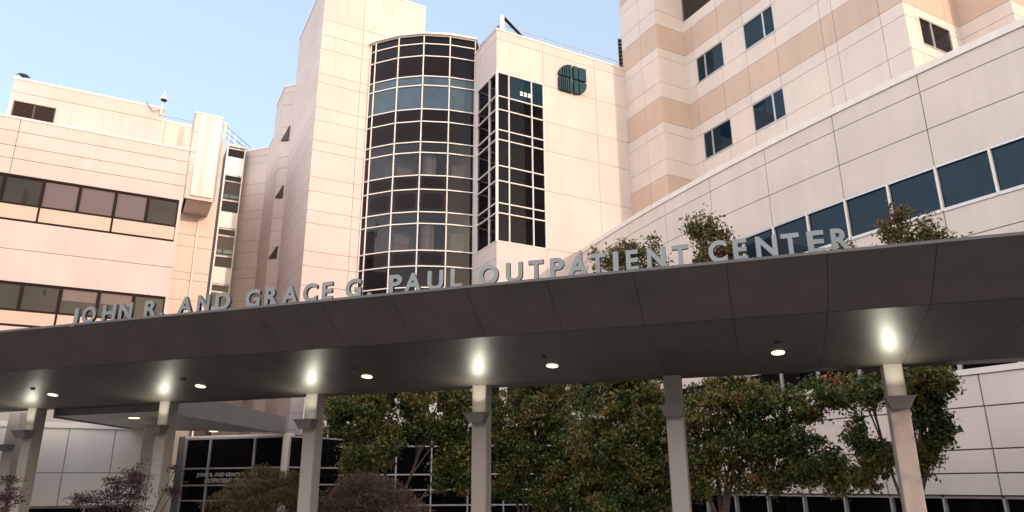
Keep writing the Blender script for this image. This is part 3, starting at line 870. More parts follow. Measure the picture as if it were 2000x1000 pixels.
# bar boundaries of the left quarters as fractions, thinning to the left
fr5 = [(.02, .14), (.19, .33), (.38, .50), (.56, .74), (.79, 1.0)]
fr6 = [(.0, .10), (.17, .26), (.33, .41), (.48, .56), (.63, .76), (.82, 1.0)]
fr5 = [(0, .20), (.28, .38), (.45, .54), (.61, .75), (.82, 1.0)]
for a_, b_ in fr5:
    bar(u0 + QW * a_, u0 + QW * b_, lambda u: zmu, lambda u: zmu + QH * math.sqrt(max(.0, 1 - ((uml - u) / QW * .97) ** 2)) * 1.0)
for a_, b_ in fr6:
    bar(u0 + QW * a_, u0 + QW * b_, lambda u: ze0, lambda u: zml)
RW = u1 - umr
bar(umr, umr + RW * .34, lambda u: zmu, lambda u: ze1); bar(umr + RW * .42, u1, lambda u: zmu, lambda u: ze1)
rb = lambda u: zml - (zml - ze0) * math.sqrt(max(0, 1 - (max(0, (u - umr)) / RW * .97) ** 2.6))
bar(umr, umr + RW * .34, rb, lambda u: zml); bar(umr + RW * .42, u1, rb, lambda u: zml)

# ------------------------------------------------------------------ BANDED TOWER
S = 1.075
T2p = V2(8.241, 35.203) * S
T3p = T2p + B * 3.4
T1p = T2p + A * hit(T2p, A, 1335, 67)[0]
T4p = T1p - B * hit(T1p, -B, 1764, 13)[0]
T5p = T4p + A * hit(T4p, A, 1869, 37)[0]
T6p = T5p - B * hit(T5p, -B, 1975, 6)[0]
T7p = T6p + A * 8
D2 = T2p.length
yb_ = [(1278, 46.4), (1283, 91.4), (1285, 110.3), (1290, 158.4), (1293, 188), (1297, 228), (1298, 247.5), (1302, 300.6), (1304, 330.8), (1308, 373.5)]
zb_ = [D2 * tn(x, y) + EYE for x, y in yb_]
fl = zb_[0] - zb_[4]
zt0, zt1, zt2, zt3 = zb_[0], zb_[1], zb_[2], zb_[3]
ZJ = []
bandz = []
for k in range(-3, 7):
    t = zt0 - k * fl
    ZJ += [t, t - (zt0 - zt1), t - (zt0 - zt2), t - (zt0 - zt3)]
    bandz.append((t - (zt0 - zt1), t))
def tmat(z):
    for a, b in bandz:
        if a < z < b: return 'tan'
    return 'cream2'
ztw = zt0 + fl * 2 + 1.2
T = thing('banded_tower', 'tall cream tower with tan bands and paired windows at upper right', 'building', v3(T1p, 0))
mb = MB()
F32 = Face(T3p, T2p); F21 = Face(T2p, T1p); F14 = Face(T1p, T4p); F45 = Face(T4p, T5p); F56 = Face(T5p, T6p); F67 = Face(T6p, T7p)
uj14 = [F14.u(x, 50) for x in (1349, 1358, 1408, 1447, 1508, 1598, 1626, 1724)]
uj14 = [F14.u(1355, 112), F14.u(1408, 112), F14.u(1458, 112), F14.u(1519, 112), F14.u(1613, 112), F14.u(1639, 112), F14.u(1733, 112)]
wins14 = []
for (xl, xr, yl) in ((1359.5, 1411, 118), (1449, 1508, 44)):
    ua, ub = F14.u(xl, yl), F14.u(xr, yl - 30)
    wins14.append((ua, ub))
hs = []
for ua, ub in wins14:
    for k in range(-1, 5):
        t = zt0 - k * fl
        hs.append((ua, ub, t - (zt0 - zt3) + .02, t - (zt0 - zt2) - .02))
lvh = (.05, F14.u(1393, 4), F14.z(1334, 44), F14.z(1334, 44) + 3.2)
hs.append(lvh)
hs = [h for h in hs if not (h is not lvh and h[0] < lvh[1] and h[3] > lvh[2])]
wall(mb, F32, 0, ztw, ZJ, [F32.L * .55], matfn=tmat)
wall(mb, F21, 0, ztw, ZJ, [], matfn=tmat)
wall(mb, F14, 0, ztw, ZJ, uj14, hs, matfn=tmat)
wua, wub = F45.u(1795, 40), F45.u(1855, 60)
h45 = [(wua, wub, F45.z(1808, 86), F45.z(1795, 32))]
h45.append((wua, wub, h45[0][2] - fl, h45[0][3] - fl))
z4a = [F45.z(1764, 13)]; 
wall(mb, F45, 0, ztw, ZJ, [F45.u(1786, 20), F45.u(1848, 40)], h45, matfn=tmat)
wall(mb, F56, 0, ztw, ZJ, [], matfn=tmat); wall(mb, F67, 0, ztw, ZJ, [], matfn=tmat)
poly = [T3p, T2p, T1p, T4p, T5p, T6p, T7p, T7p + B * 22, T3p + A * .5 + B * .0]
mb.face([(p.x, p.y, ztw - .3) for p in [T3p, T2p, T1p, T4p, T5p, T6p, T7p, T7p + B * 26, T3p + A * 6]], M['cop'])
a, b = T7p, T7p + B * 26
mb.face([(a.x, a.y, 0), (b.x, b.y, 0), (b.x, b.y, ztw), (a.x, a.y, ztw)], M['cream2'])
mb.build('wall', T)
def sash(F, ua, ub, z0, z1, parent, split=.70, gm='vis', left_small=False):
    f = MB(); w = .055
    for (a_, b_, c_, d_) in ((ua, ua + w, z0, z1), (ub - w, ub, z0, z1), (ua + w, ub - w, z0, z0 + w), (ua + w, ub - w, z1 - w, z1)):
        F.box(f, a_, b_, c_, d_, -.01, -.10, M['alu'])
    sp = (1 - split) if left_small else split
    um_ = ua + (ub - ua) * sp
    F.box(f, um_ - .05, um_ + .05, z0 + w, z1 - w, -.014, -.10, M['alu'])
    F.box(f, ua - .03, ub + .03, z0 - .05, z0 - .005, .03, -.1, M['alu'])
    fo = f.build('window', parent)
    p = MB()
    p.face([F.p(ua + w, z0 + w, -.06), F.p(um_ - .05, z0 + w, -.06), F.p(um_ - .05, z1 - w, -.06), F.p(ua + w, z1 - w, -.06)], M[gm])
    p.face([F.p(um_ + .05, z0 + w, -.06), F.p(ub - w, z0 + w, -.06), F.p(ub - w, z1 - w, -.06), F.p(um_ + .05, z1 - w, -.06)], M[gm])
    p.build('pane', fo)
for h in hs:
    if h is lvh: continue
    lft = abs(h[0] - wins14[0][0]) < .01
    sash(F14, *h, T, .66 if not lft else .68, 'vis', left_small=lft)
for h in h45: sash(F45, *h, T, .62, 'spand', left_small=True)
louver(F14, *lvh, T, .15, mid=False, mat='louvgray')
# louvred plant screen and skylight glimpsed left of the tower
q = far(1222, 100, 52)
Fs_ = Face(q - A * 2 + B * 2, q + A * 1.5)
Fs_ = Face(q - V2(1.0, 0), q + V2(2, -.3))
T_ = thing('plant_screen', 'slatted metal plant screen peeking out left of the banded tower', 'louvre screen', v3(q, zE))
louver(Fs_, Fs_.u(1206, 90), Fs_.u(1228, 90), Fs_.z(1215, 136), Fs_.z(1212, 74), T_, .35, mid=False, mat='steel', name='slats')
sk0 = E0 + A * 7.4 + B * 1.2
mb = MB()
a, b, c, d = sk0, sk0 + A * 2.2, sk0 + A * 2.2 + B * 2, sk0 + B * 2
mb.face([(a.x, a.y, zE), (b.x, b.y, zE), (c.x, c.y, zE + 2.0), (d.x, d.y, zE + 1.2)], M['blueband'])
mb.face([(a.x, a.y, zE), (d.x, d.y, zE + 1.2), (d.x, d.y, zE)], M['blueband'])
mb.tube([(a.x, a.y, zE + .02), (d.x, d.y, zE + 1.22)], .06, M['emblem_side'], 6)
mb.tube([(a.x + A.x * 1.1, a.y + A.y * 1.1, zE + .05), (d.x + A.x * 1.1, d.y + A.y * 1.1, zE + 1.6)], .05, M['emblem_side'], 6)
tag(mb.build('skylight', loc=v3(sk0, zE)), 'sloping blue glass skylight on the roof beside the plant screen', 'skylight')

# ------------------------------------------------------------------ CURVED WING
WC, WR = V2(91.689, 70.088), 93.10
def circ(x, y, R_=WR):
    d = ray(x, y); d = V2(d.x, d.y).normalized()
    b_ = d.dot(WC); c_ = WC.length_squared - R_ * R_
    t = b_ - math.sqrt(max(0, b_ * b_ - c_))
    return d * t
def th(p): return math.atan2(p.y - WC.y, p.x - WC.x) % (2 * math.pi)
def wp(t, R_=WR): return WC + V2(math.cos(t), math.sin(t)) * R_
zW = 12.5 + EYE
t_start = th(V2(3.07, 38.53)) - .0
mt_ = [th(circ(x, y)) for x, y in ((1517, 450), (1649.5, 391.5), (1825, 325))]
st = (mt_[2] - mt_[1]) / 2
m0 = mt_[1]
stations = [m0 + st * k for k in range(-12, 9)]
stations = [t for t in stations if t > t_start + .004]
stations = [t_start] + stations
# heights
D_ = circ(1787, 140).length
zJ1 = circ(1793, 182).length * tn(1793, 182) + EYE
zJ2 = circ(1809, 254).length * tn(1809, 254) + EYE
zH = circ(1825, 325).length * tn(1825, 325) + EYE
zS = circ(1842, 413).length * tn(1842, 413) + EYE
zK = circ(1930, 450).length * tn(1930, 450) + EYE
T = thing('curved_wing', 'curved pale wing with a ribbon of blue windows at right', 'building', v3(wp(m0), 0))
mb, gl, fr = MB(), MB(), MB()
t_win0 = m0 - 2 * st - st * .55
wins = []
for i in range(len(stations) - 1):
    Fw = Face(wp(stations[i]), wp(stations[i + 1]))
    k = round((stations[i] - m0) / st)
    isw = stations[i] > m0 - 5.2 * st
    joint_l = (k % 2 == 0)
    hol = [(-1, Fw.L + 1, zS, zH)] if isw else []
    pw = .0145
    zs_ = [4.9 + .0, 8.0, zK, zS, zH, zJ2, zJ1, zW]
    if not isw: zs_ = [4.9, 8.0, zK, zJ2 - 2.0, zJ2, zJ1, zW]
    for a_ in range(len(zs_) - 1):
        if isw and abs(zs_[a_] - zS) < 1e-6: continue
        gl_ = pw if (i > 0 and (joint_l)) else 0
        gr_ = pw if ((k + 1) % 2 == 0) else 0
        Fw.box(mb, gl_, Fw.L - gr_, zs_[a_] + (pw if a_ else 0), zs_[a_ + 1] - pw, 0, -TH, M['wing'], ['b'] + ([] if gl_ else ['l']) + ([] if gr_ else ['r']))
    mb.face([Fw.p(0, 4.9, -TH + .004), Fw.p(Fw.L, 4.9, -TH + .004), Fw.p(Fw.L, zW, -TH + .004), Fw.p(0, zW, -TH + .004)], M['joint'])
    Fw.box(mb, 0, Fw.L, zW - .10, zW + .14, .05, -.4, M['cop'], ['l', 'r'])
    if isw:
        f = MB()
        Fw.box(f, -.038, .038, zS, zH, .03, -.10, M['cop'])
        Fw.box(f, .045, Fw.L - .045, zS - .02, zS + .08, .035, -.10, M['white'])
        Fw.box(f, .045, Fw.L - .045, zH - .07, zH, .02, -.10, M['alu'])
        fo = f.build('window', T)
        p = MB(); p.face([Fw.p(0, zS, -.06), Fw.p(Fw.L, zS, -.06), Fw.p(Fw.L, zH, -.06), Fw.p(0, zH, -.06)], M['vis']); p.build('pane', fo)
pts_out = [wp(t) for t in stations]; pts_in = [wp(t, WR - 5) for t in stations]
for i in range(len(stations) - 1):
    a, b, c, d = pts_out[i], pts_out[i + 1], pts_in[i + 1], pts_in[i]
    mb.face([(p.x, p.y, zW - .3) for p in (a, b, c, d)], M['cop'])
    mb.face([(p.x, p.y, 4.9) for p in (a, d, c, b)], M['wing'])
mb.build('wall', T)
# lower storey: set-back glass strip, coping, projecting panelled wall and ground windows
RL = WR + .55
mb, fr, gl = MB(), MB(), MB()
cst = [t for t in stations if t > t_start + st * 3]
cyl_ = lambda x, y: circ(x, y, RL).length * tn(x, y) + EYE
zc0 = cyl_(1920, 729); zl1 = cyl_(1920, 793); zl2 = cyl_(1920, 877); zl3 = cyl_(1920, 924); zl4 = cyl_(1920, 968)
m1 = th(circ(1911, 738, RL))
st2 = st * 1.0
ls = [m1 + st2 * k for k in range(-14, 6)]
for i in range(len(ls) - 1):
    Fw = Face(wp(ls[i], RL), wp(ls[i + 1], RL)); k = i - 14
    zs_ = [zl4, zl3, zl2, zl1, zc0 - .0]
    for a_ in range(4):
        gl_ = .02 if k % 2 == 0 else 0; gr_ = .02 if (k + 1) % 2 == 0 else 0
        Fw.box(mb, gl_, Fw.L - gr_, zs_[a_] + .018, zs_[a_ + 1] - .018, 0, -TH, M['wing'], ['b'] + ([] if gl_ else ['l']) + ([] if gr_ else ['r']))
    mb.face([Fw.p(0, zl4, -TH + .004), Fw.p(Fw.L, zl4, -TH + .004), Fw.p(Fw.L, zc0, -TH + .004), Fw.p(0, zc0, -TH + .004)], M['joint'])
    mb.face([Fw.p(0, zl4, 0), Fw.p(0, zl4, -.5), Fw.p(Fw.L, zl4, -.5), Fw.p(Fw.L, zl4, 0)], M['wing'])
    Fw.box(mb, 0, Fw.L, zc0 + .002, zc0 + .16, .05, -.75, M['cop'], ['l', 'r'])
    # ground windows
    fr = MB(); gl = MB()
    gl.face([Fw.p(0, 0, -.2), Fw.p(Fw.L, 0, -.2), Fw.p(Fw.L, zl4, -.2), Fw.p(0, zl4, -.2)], M['black'])
    Fw.box(fr, -.03, .03, 0, zl4 - .06, -.05, -.25, M['graymull'])
    Fw.box(fr, .035, Fw.L - .035, zl4 - .08, zl4 - .01, -.05, -.25, M['graymull'])
    fo = fr.build('window', T); gl.build('pane', fo); fr = MB(); gl = MB()
    # strip above the coping
    Fu = Face(wp(ls[i], WR + .1), wp(ls[i + 1], WR + .1))
    gl.face([Fu.p(0, zc0, 0), Fu.p(Fu.L, zc0, 0), Fu.p(Fu.L, 4.95 + 2.2, -.0), Fu.p(0, 4.95 + 2.2, 0)], M['black']) if zc0 > 20 else gl.face([Fu.p(0, zc0 + .16, 0), Fu.p(Fu.L, zc0 + .16, 0), Fu.p(Fu.L, zc0 + 1.0, 0), Fu.p(0, zc0 + 1.0, 0)], M['black'])
    if k % 1 == 0: Fu.box(fr, Fu.L * .6 - .06, Fu.L * .6 + .06, zc0 + .16, zc0 + 1.0, .06, -.05, M['alu'])
    fo = fr.build('window', T); gl.build('pane', fo)
    Fu.box(mb, 0, Fu.L, zc0 + 1.0, 8.0, .05, -.05, M['wing'], ['l', 'r'])
mb.build('lower_wall', T)

# ------------------------------------------------------------------ GLAZED LOBBY behind the trees
LY = 33.0
lz = lambda x, y: math.hypot(*far(x, y, 1)) * 0 + tn(x, y) * (LY / (ray(x, y).normalized().y / math.hypot(ray(x, y).normalized().x, ray(x, y).normalized().y))) + EYE
xs_ = lambda x, y: ray(x, y).x / ray(x, y).y * LY
T = thing('lobby', 'low glazed lobby with white mullions behind the pear trees', 'building', (-1, LY, 0))
FL = Face(V2(-9.4, LY), V2(6.6, LY))
zrow = [0, lz(950, 986), lz(950, 956), lz(950, 926), lz(774, 872), lz(800, 833)]
ztopL = 5.6 + EYE
ux = [xs_(x, 900) + 9.4 for x in (637, 704, 774, 843, 914, 983, 1046.5, 1112, 1180, 1250)]
ux = [0, ux[0] - .0] + ux[1:] + [16.0]
gl, ml = MB(), MB()
grid_glass(FL, gl, ml, ux, zrow, lambda i, j: M['black'], M['graymull'], w=.06, proud=.05, inset=-.05)
gl.build('glazing', T); ml.build('mullions', T)
mb = MB()
ho = [(ux[k] + .1, ux[k + 1] - .1, zrow[-1] + .55, ztopL - .35) for k in range(0, len(ux) - 1)]
wall(mb, FL, zrow[-1] + .04, ztopL, [], [], ho, mat='cream2')
mb.face([(-9.4, LY, ztopL - .2), (6.6, LY, ztopL - .2), (6.6, LY + 4, ztopL - .2), (-9.4, LY + 4, ztopL - .2)], M['cop'])
mb.face([(-9.4, LY, 0), (-9.4, LY + 4, 0), (-9.4, LY + 4, ztopL), (-9.4, LY, ztopL)], M['cream2'])
mb.build('wall', T)
for h in ho:
    f = MB()
    for (a_, b_, c_, d_) in ((h[0], h[0] + .07, h[2], h[3]), (h[1] - .07, h[1], h[2], h[3]), (h[0] + .07, h[1] - .07, h[2], h[2] + .06), (h[0] + .07, h[1] - .07, h[3] - .06, h[3])):
        FL.box(f, a_, b_, c_, d_, .01, -.1, M['white'])
    fo = f.build('window', T)
    p = MB(); p.face([FL.p(h[0], h[2], -.07), FL.p(h[1], h[2], -.07), FL.p(h[1], h[3], -.07), FL.p(h[0], h[3], -.07)], M['spand2']); p.build('pane', fo)

# ------------------------------------------------------------------ ENTRANCE VESTIBULE with lettering
q = far(557, 847, 32.0)
qL = q - CU * 6.2
FE = Face(qL, q)
FE = Face(qL + CU * (FE.u(346, 900)), q)
T = thing('entrance_vestibule', 'glass entrance vestibule with gray frames under the link canopy', 'building', v3(q, 0))
zT_ = FE.z(480, 849)
uxs = [FE.u(x, y) for x, y in ((360, 900), (408, 900), (497, 880), (553, 880))]
zr_ = [0, FE.z(470, 977) , FE.z(470, 947.5), FE.z(470, 914), zT_ - .12]
zr_[1] = FE.z(370, 978)
gl, ml = MB(), MB()
grid_glass(FE, gl, ml, uxs, zr_, lambda i, j: M['black'], M['graymull'], w=.065, proud=.05, inset=-.05)
FE.box(ml, 0, uxs[0] - .04, 0, zT_, .06, -.3, M['graymetal']); FE.box(ml, uxs[-1] + .04, FE.L + .25, 0, zT_, .10, -.3, M['cop'])
FE.box(ml, uxs[0] - .04, uxs[-1] + .04, zT_ - .08, zT_, .064, -.3, M['cop'])
gl.build('glazing', T); ml.build('frame', T)
mb = MB(); back = [FE.P0, FE.P1 + CU * .25, FE.P1 + CN * 5, FE.P0 + CN * 5]
mb.prism([(p.x, p.y) for p in [b_ + CN * .12 for b_ in back]], 0, zT_ - .02, M['room'])
mb.build('core', T)
# side return of the vestibule
FSR = Face(FE.P1 + CU * .25, FE.P1 + CU * .25 + CN * 3.8 + CU * .9)
gl, ml = MB(), MB()
grid_glass(FSR, gl, ml, [0, FSR.L * .25, FSR.L], zr_, lambda i, j: M['black'], M['graymull'], w=.06)
gl.build('side_glazing', T); ml.build('side_frame', T)

def text_mesh(txt, size=1.0, ext=.02, off=0.0, bevel=0.0, align='LEFT', shear=0.0):
    cu = bpy.data.curves.new('t', 'FONT')
    cu.body = txt; cu.size = size; cu.extrude = ext; cu.offset = off; cu.bevel_depth = bevel; cu.align_x = align; cu.shear = shear
    cu.resolution_u = 6
    o = bpy.data.objects.new('t', cu)
    COL.objects.link(o)
    dg = bpy.context.evaluated_depsgraph_get()
    dg.update()
    me = bpy.data.meshes.new_from_object(o.evaluated_get(dg))
    bpy.data.objects.remove(o)
    return me
def put_text(me, F, u0, u1, z0, z1, off, name, parent, mat, mat_side=None, thick=None):
    co = np.empty(len(me.vertices) * 3); me.vertices.foreach_get('co', co); co = co.reshape(-1, 3)
    mn, mx = co.min(0), co.max(0)
    P_ = ORIG[parent.name] if parent is not None else Vector((0, 0, 0))
    out = []
    for x, y, z in co:
        u = u0 + (x - mn[0]) / (mx[0] - mn[0]) * (u1 - u0)
        zz_ = z0 + (y - mn[1]) / (mx[1] - mn[1]) * (z1 - z0)
        o_ = off + (z - mn[2]) / max(1e-6, mx[2] - mn[2]) * (thick or .02)
        out.append(Vector(F.p(u, zz_, o_)) - P_)
    for v, c_ in zip(me.vertices, out): v.co = c_
    me.materials.clear(); me.materials.append(mat)
    if mat_side:
        me.materials.append(mat_side)
        n3 = Vector((F.n.x, F.n.y, 0))
        me.update()
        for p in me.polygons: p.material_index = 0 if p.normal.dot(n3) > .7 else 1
    me.update()
    o = bpy.data.objects.new(name, me); COL.objects.link(o)
    o.parent = parent
    ORIG[o.name] = P_
    return o
ST = thing('door_lettering', 'two lines of gray lettering on the entrance glass', 'sign', FE.p(FE.u(446, 945), FE.z(446, 945), 0))
M['silverpaint'] = plain('silver_vinyl', (.42, .40, .38), .5)
put_text(text_mesh('JOHN R. AND GRACE G. PAUL', .2, .01, .006), FE, FE.u(386, 928), FE.u(507, 927), FE.z(446, 933), FE.z(446, 923), .055, 'letter_line', ST, M['silverpaint'], thick=.02)
put_text(text_mesh('OUTPATIENT CENTER', .2, .01, .006), FE, FE.u(402, 938), FE.u(492, 938), FE.z(446, 943.5), FE.z(446, 933.8), .055, 'letter_line', ST, M['silverpaint'], thick=.02)

# ------------------------------------------------------------------ LOW PALE WALL at lower left
q = far(281.6, 840.5, 31.0)
FW = Face(q - A * 16, q + A * .55)
T = thing('low_pale_wall', 'low pale panelled wall with white coping behind the left columns', 'wall', v3(q, 0))
zt = FW.z(200, 838); zb = FW.z(160, 987)
mb = MB(); wall(mb, FW, zb, zt, [FW.z(200, 923.5)], [FW.u(131, 870), FW.u(222, 870), FW.u(131, 870) - 3.0, FW.u(131, 870) - 6.1], mat='lowwall', cope=False)
FW.box(mb, 0, FW.L, zt + .002, zt + .2, .08, -.5, M['white'])
mb.face([FW.p(FW.L, zb, 0), FW.p(FW.L, zb, -3), FW.p(FW.L, zt, -3), FW.p(FW.L, zt, 0)], M['wing'])
mb.face([FW.p(0, zb, 0), FW.p(FW.L, zb, 0), FW.p(FW.L, zb, -.5), FW.p(0, zb, -.5)], M['wing'])
mb.build('panel', T)
gl, ml = MB(), MB()
grid_glass(FW, gl, ml, [FW.L - 1.9 * k - .2 for k in range(9)][::-1], [0, zb - .06], lambda i, j: M['black'], M['graymull'], w=.06, inset=-.25, proud=-.12)
gl.build('glazing', T); ml.build('mullions', T)

# ------------------------------------------------------------------ WALKWAY CANOPY
nT = 12.0; zT4 = .2893 * nT + EYE
nF = nT * 1.0928; zF4 = .2102 * nF + EYE
nS = nT * 1.36; zS4 = zF4 - .154 * (nS - nF)
nE = nS + .55
U0, U1 = -33.0, 9.5
def cp(u, n, z): q = CU * u + CN * n; return (q.x, q.y, z)
T = thing('walkway_canopy', 'long dark metal walkway canopy on square posts across the foreground', 'canopy', cp(-6, nS, 0))
ju = [-15.86 + 1.556 * k for k in range(-11, 17)]
ju = [U0] + [j for j in ju if U0 < j < U1] + [U1]
fa, so = MB(), MB()
gq = .0045
nMid = nF + .62; zMid = zF4 - .154 * .62
for i in range(len(ju) - 1):
    a, b = ju[i] + gq, ju[i + 1] - gq
    fa.face([cp(a, nT, zT4), cp(b, nT, zT4), cp(b, nF - .006, zF4 + .004), cp(a, nF - .006, zF4 + .004)][::-1], M['fascia'])
    so.face([cp(a, nF + .006, zF4), cp(b, nF + .006, zF4), cp(b, nMid - .008, zMid), cp(a, nMid - .008, zMid)][::-1], M['soffit'])
    so.face([cp(a, nMid + .008, zMid), cp(b, nMid + .008, zMid), cp(b, nS, zS4), cp(a, nS, zS4)][::-1], M['soffit'])
    so.face([cp(a, nS + .008, zS4), cp(b, nS + .008, zS4), cp(b, nE, zS4), cp(a, nE, zS4)][::-1], M['soffit'])
fa.build('fascia', T); so.build('soffit', T)
mb = MB()   # dark liner seen in the seams, roof deck, back edge
e_ = .03
mb.face([cp(U0, nT, zT4 + e_), cp(U1, nT, zT4 + e_), cp(U1, nF, zF4 + e_), cp(U0, nF, zF4 + e_)], M['seam'])
mb.face([cp(U0, nF, zF4 + e_), cp(U1, nF, zF4 + e_), cp(U1, nS, zS4 + e_), cp(U0, nS, zS4 + e_)], M['seam'])
mb.face([cp(U0, nS, zS4 + e_), cp(U1, nS, zS4 + e_), cp(U1, nE, zS4 + e_), cp(U0, nE, zS4 + e_)], M['seam'])
mb.face([cp(U0, nE, zS4), cp(U1, nE, zS4), cp(U1, nE, zS4 + .30), cp(U0, nE, zS4 + .30)], M['fascia'])
mb.face([cp(U0, nT, zT4 + .04), cp(U1, nT, zT4 + .04), cp(U1, nE, zS4 + .30), cp(U0, nE, zS4 + .30)], M['roofedge'])
for u in (U0, U1):
    mb.face([cp(u, nT, zT4), cp(u, nF, zF4), cp(u, nS, zS4), cp(u, nE, zS4), cp(u, nE, zS4 + .3), cp(u, nT, zT4 + .04)], M['fascia'])
mb.build('roof', T)
mb = MB()   # thin bright drip edge on the top line
mb.hexa([cp(U0, nT - .012, zT4 - .004), cp(U1, nT - .012, zT4 - .004), cp(U1, nT - .012, zT4 + .045), cp(U0, nT - .012, zT4 + .045),
         cp(U0, nT + .12, zT4 - .0), cp(U1, nT + .12, zT4 - .0), cp(U1, nT + .12, zT4 + .045), cp(U0, nT + .12, zT4 + .045)], M['roofedge'])
mb.build('drip_edge', T)
# posts: own parts, each with its bracket light
cw = .37
post_u = [-20.72, -15.75, -10.99, -6.34, -1.79, 2.61]
post_u = [post_u[0] - 5.1] + post_u + [7.1]
for pi, u in enumerate(post_u):
    mb = MB()
    nf = nS - .02
    a, b = u - cw / 2, u + cw / 2
    bev = .02
    ring = [(a + bev, nf), (b - bev, nf), (b, nf + bev), (b, nf + cw - bev), (b - bev, nf + cw), (a + bev, nf + cw), (a, nf + cw - bev), (a, nf + bev)]
    ring = [CU * x + CN * y for x, y in ring]
    mb.prism([(p.x, p.y) for p in ring], 0, zS4 + .02, M['column'])
    mb.build('post', T)
    # bracket uplight: trapezoid trough on the post face
    zs1, zs0 = 1.60 + EYE, 1.37 + EYE
    w1, w0_, dp = .26, .17, .32
    mb = MB()
    f_ = [cp(u - w0_, nf - dp * .7, zs0), cp(u + w0_, nf - dp * .7, zs0), cp(u + w1, nf - dp, zs1 - .03), cp(u - w1, nf - dp, zs1 - .03),
          cp(u - w0_, nf - .003, zs0), cp(u + w0_, nf - .003, zs0), cp(u + w1, nf - .003, zs1 - .03), cp(u - w1, nf - .003, zs1 - .03)]
    mb.hexa(f_, M['sconce'])
    f_ = [cp(u - w1 - .02, nf - dp - .02, zs1 - .028), cp(u + w1 + .02, nf - dp - .02, zs1 - .028), cp(u + w1 + .02, nf - dp - .02, zs1), cp(u - w1 - .02, nf - dp - .02, zs1),
          cp(u - w1 - .02, nf - .003, zs1 - .028), cp(u + w1 + .02, nf - .003, zs1 - .028), cp(u + w1 + .02, nf - .003, zs1), cp(u - w1 - .02, nf - .003, zs1)]
    mb.hexa(f_, M['sconce'])
    br = mb.build('bracket_light', T)
    if pi != 5:
        q = cp(u, nf - .22, zs1 + .006)
        mb = MB(); mb.face([(q[0] + .085 * math.cos(k * math.pi / 8), q[1] + .085 * math.sin(k * math.pi / 8), zs1 + .003) for k in range(16)], M['uplens']); mb.build('lamp_lens', br)
        l = bpy.data.lights.new('uplight', 'SPOT'); l.energy = 20; l.spot_size = R(150); l.spot_blend = 1.0; l.color = (1, .98, .80); l.shadow_soft_size = .07
        lo = bpy.data.objects.new('uplight', l); COL.objects.link(lo); lo.location = (q[0], q[1], q[2] + .02); lo.rotation_euler = Vector((CN.x * .5, CN.y * .5, -1)).to_track_quat('Z', 'Y').to_euler()
# downlights recessed in the soffit
nD = 15.14; zD = zF4 - .154 * (nD - nF)
for u in (-23.5, -18.57, -13.55, -8.73, -4.19, .44, 5.0):
    c_ = Vector(cp(u, nD, zD))
    nrm = Vector((CN.x * -.154, CN.y * -.154, -1)).normalized()
    mb = MB(); mb.tube([c_ + nrm * .001, c_ + nrm * .012], .125, M['lens'], 24); mb.build('downlight', T)
    mb = MB(); c2 = Vector(cp(u, nD - .62, zD + .154 * .62)); mb.tube([c2 + nrm * .001, c2 + nrm * .04], .055, M['roofedge'], 12); mb.build('smoke_detector', T)

# sign letters standing on the canopy edge
SG = thing('rooftop_sign', 'gray metal capital letters standing along the canopy edge', 'sign', cp(-6.4, nT, zT4 + .05))
FSg = Face(CU * -30 + CN * (nT + .06), CU * 10 + CN * (nT + .06))
letters = [('J', 143, 157), ('O', 165, 191), ('H', 204, 230), ('N', 237, 262), ('R', 286, 311), ('.', 317, 323.5), ('A', 351, 380), ('N', 389, 413), ('D', 424, 453.5),
           ('G', 483, 511), ('R', 521, 546), ('A', 554, 585), ('C', 595, 622), ('E', 632, 652), ('G', 678, 708), ('.', 720.5, 728.5), ('P', 762.5, 787.5), ('A', 792, 826), ('U', 837.5, 868), ('L', 882.5, 905),
           ('O', 938, 975.5), ('U', 990, 1022.5), ('T', 1034, 1063.5), ('P', 1076, 1103.5), ('A', 1110.5, 1151), ('T', 1153.5, 1185), ('I', 1199, 1209.5), ('E', 1224.5, 1248.5), ('N', 1265.5, 1302), ('T', 1314, 1347),
           ('C', 1385, 1421.5), ('E', 1433, 1461), ('N', 1477.5, 1520), ('T', 1527.5, 1563.5), ('E', 1578, 1612), ('R', 1624.5, 1662)]
cache = {}
for ch, xa, xb in letters:
    yb_l = 634 + (xa - 143) * (494 - 634) / (1660 - 143)
    ua, ub = FSg.u(xa, yb_l - 15), FSg.u(xb, yb_l - 15)
    me = text_mesh(ch, 1.0, .05, .034)
    H_ = .375
    z0 = zT4 + .022
    z1 = z0 + H_
    if ch == '.': z1 = z0 + .075
    if ch in 'OGCU': z0 -= .008; z1 += .008 * (ch != 'U')
    if ch in 'J': z0 -= .05
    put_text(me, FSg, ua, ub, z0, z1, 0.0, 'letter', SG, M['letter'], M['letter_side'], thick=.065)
mb = MB(); FSg.box(mb, FSg.u(125, 630), FSg.u(1690, 490), zT4 + .046, zT4 + .054, -.01, -.05, M['roofedge']); mb.build('base_rail', SG)

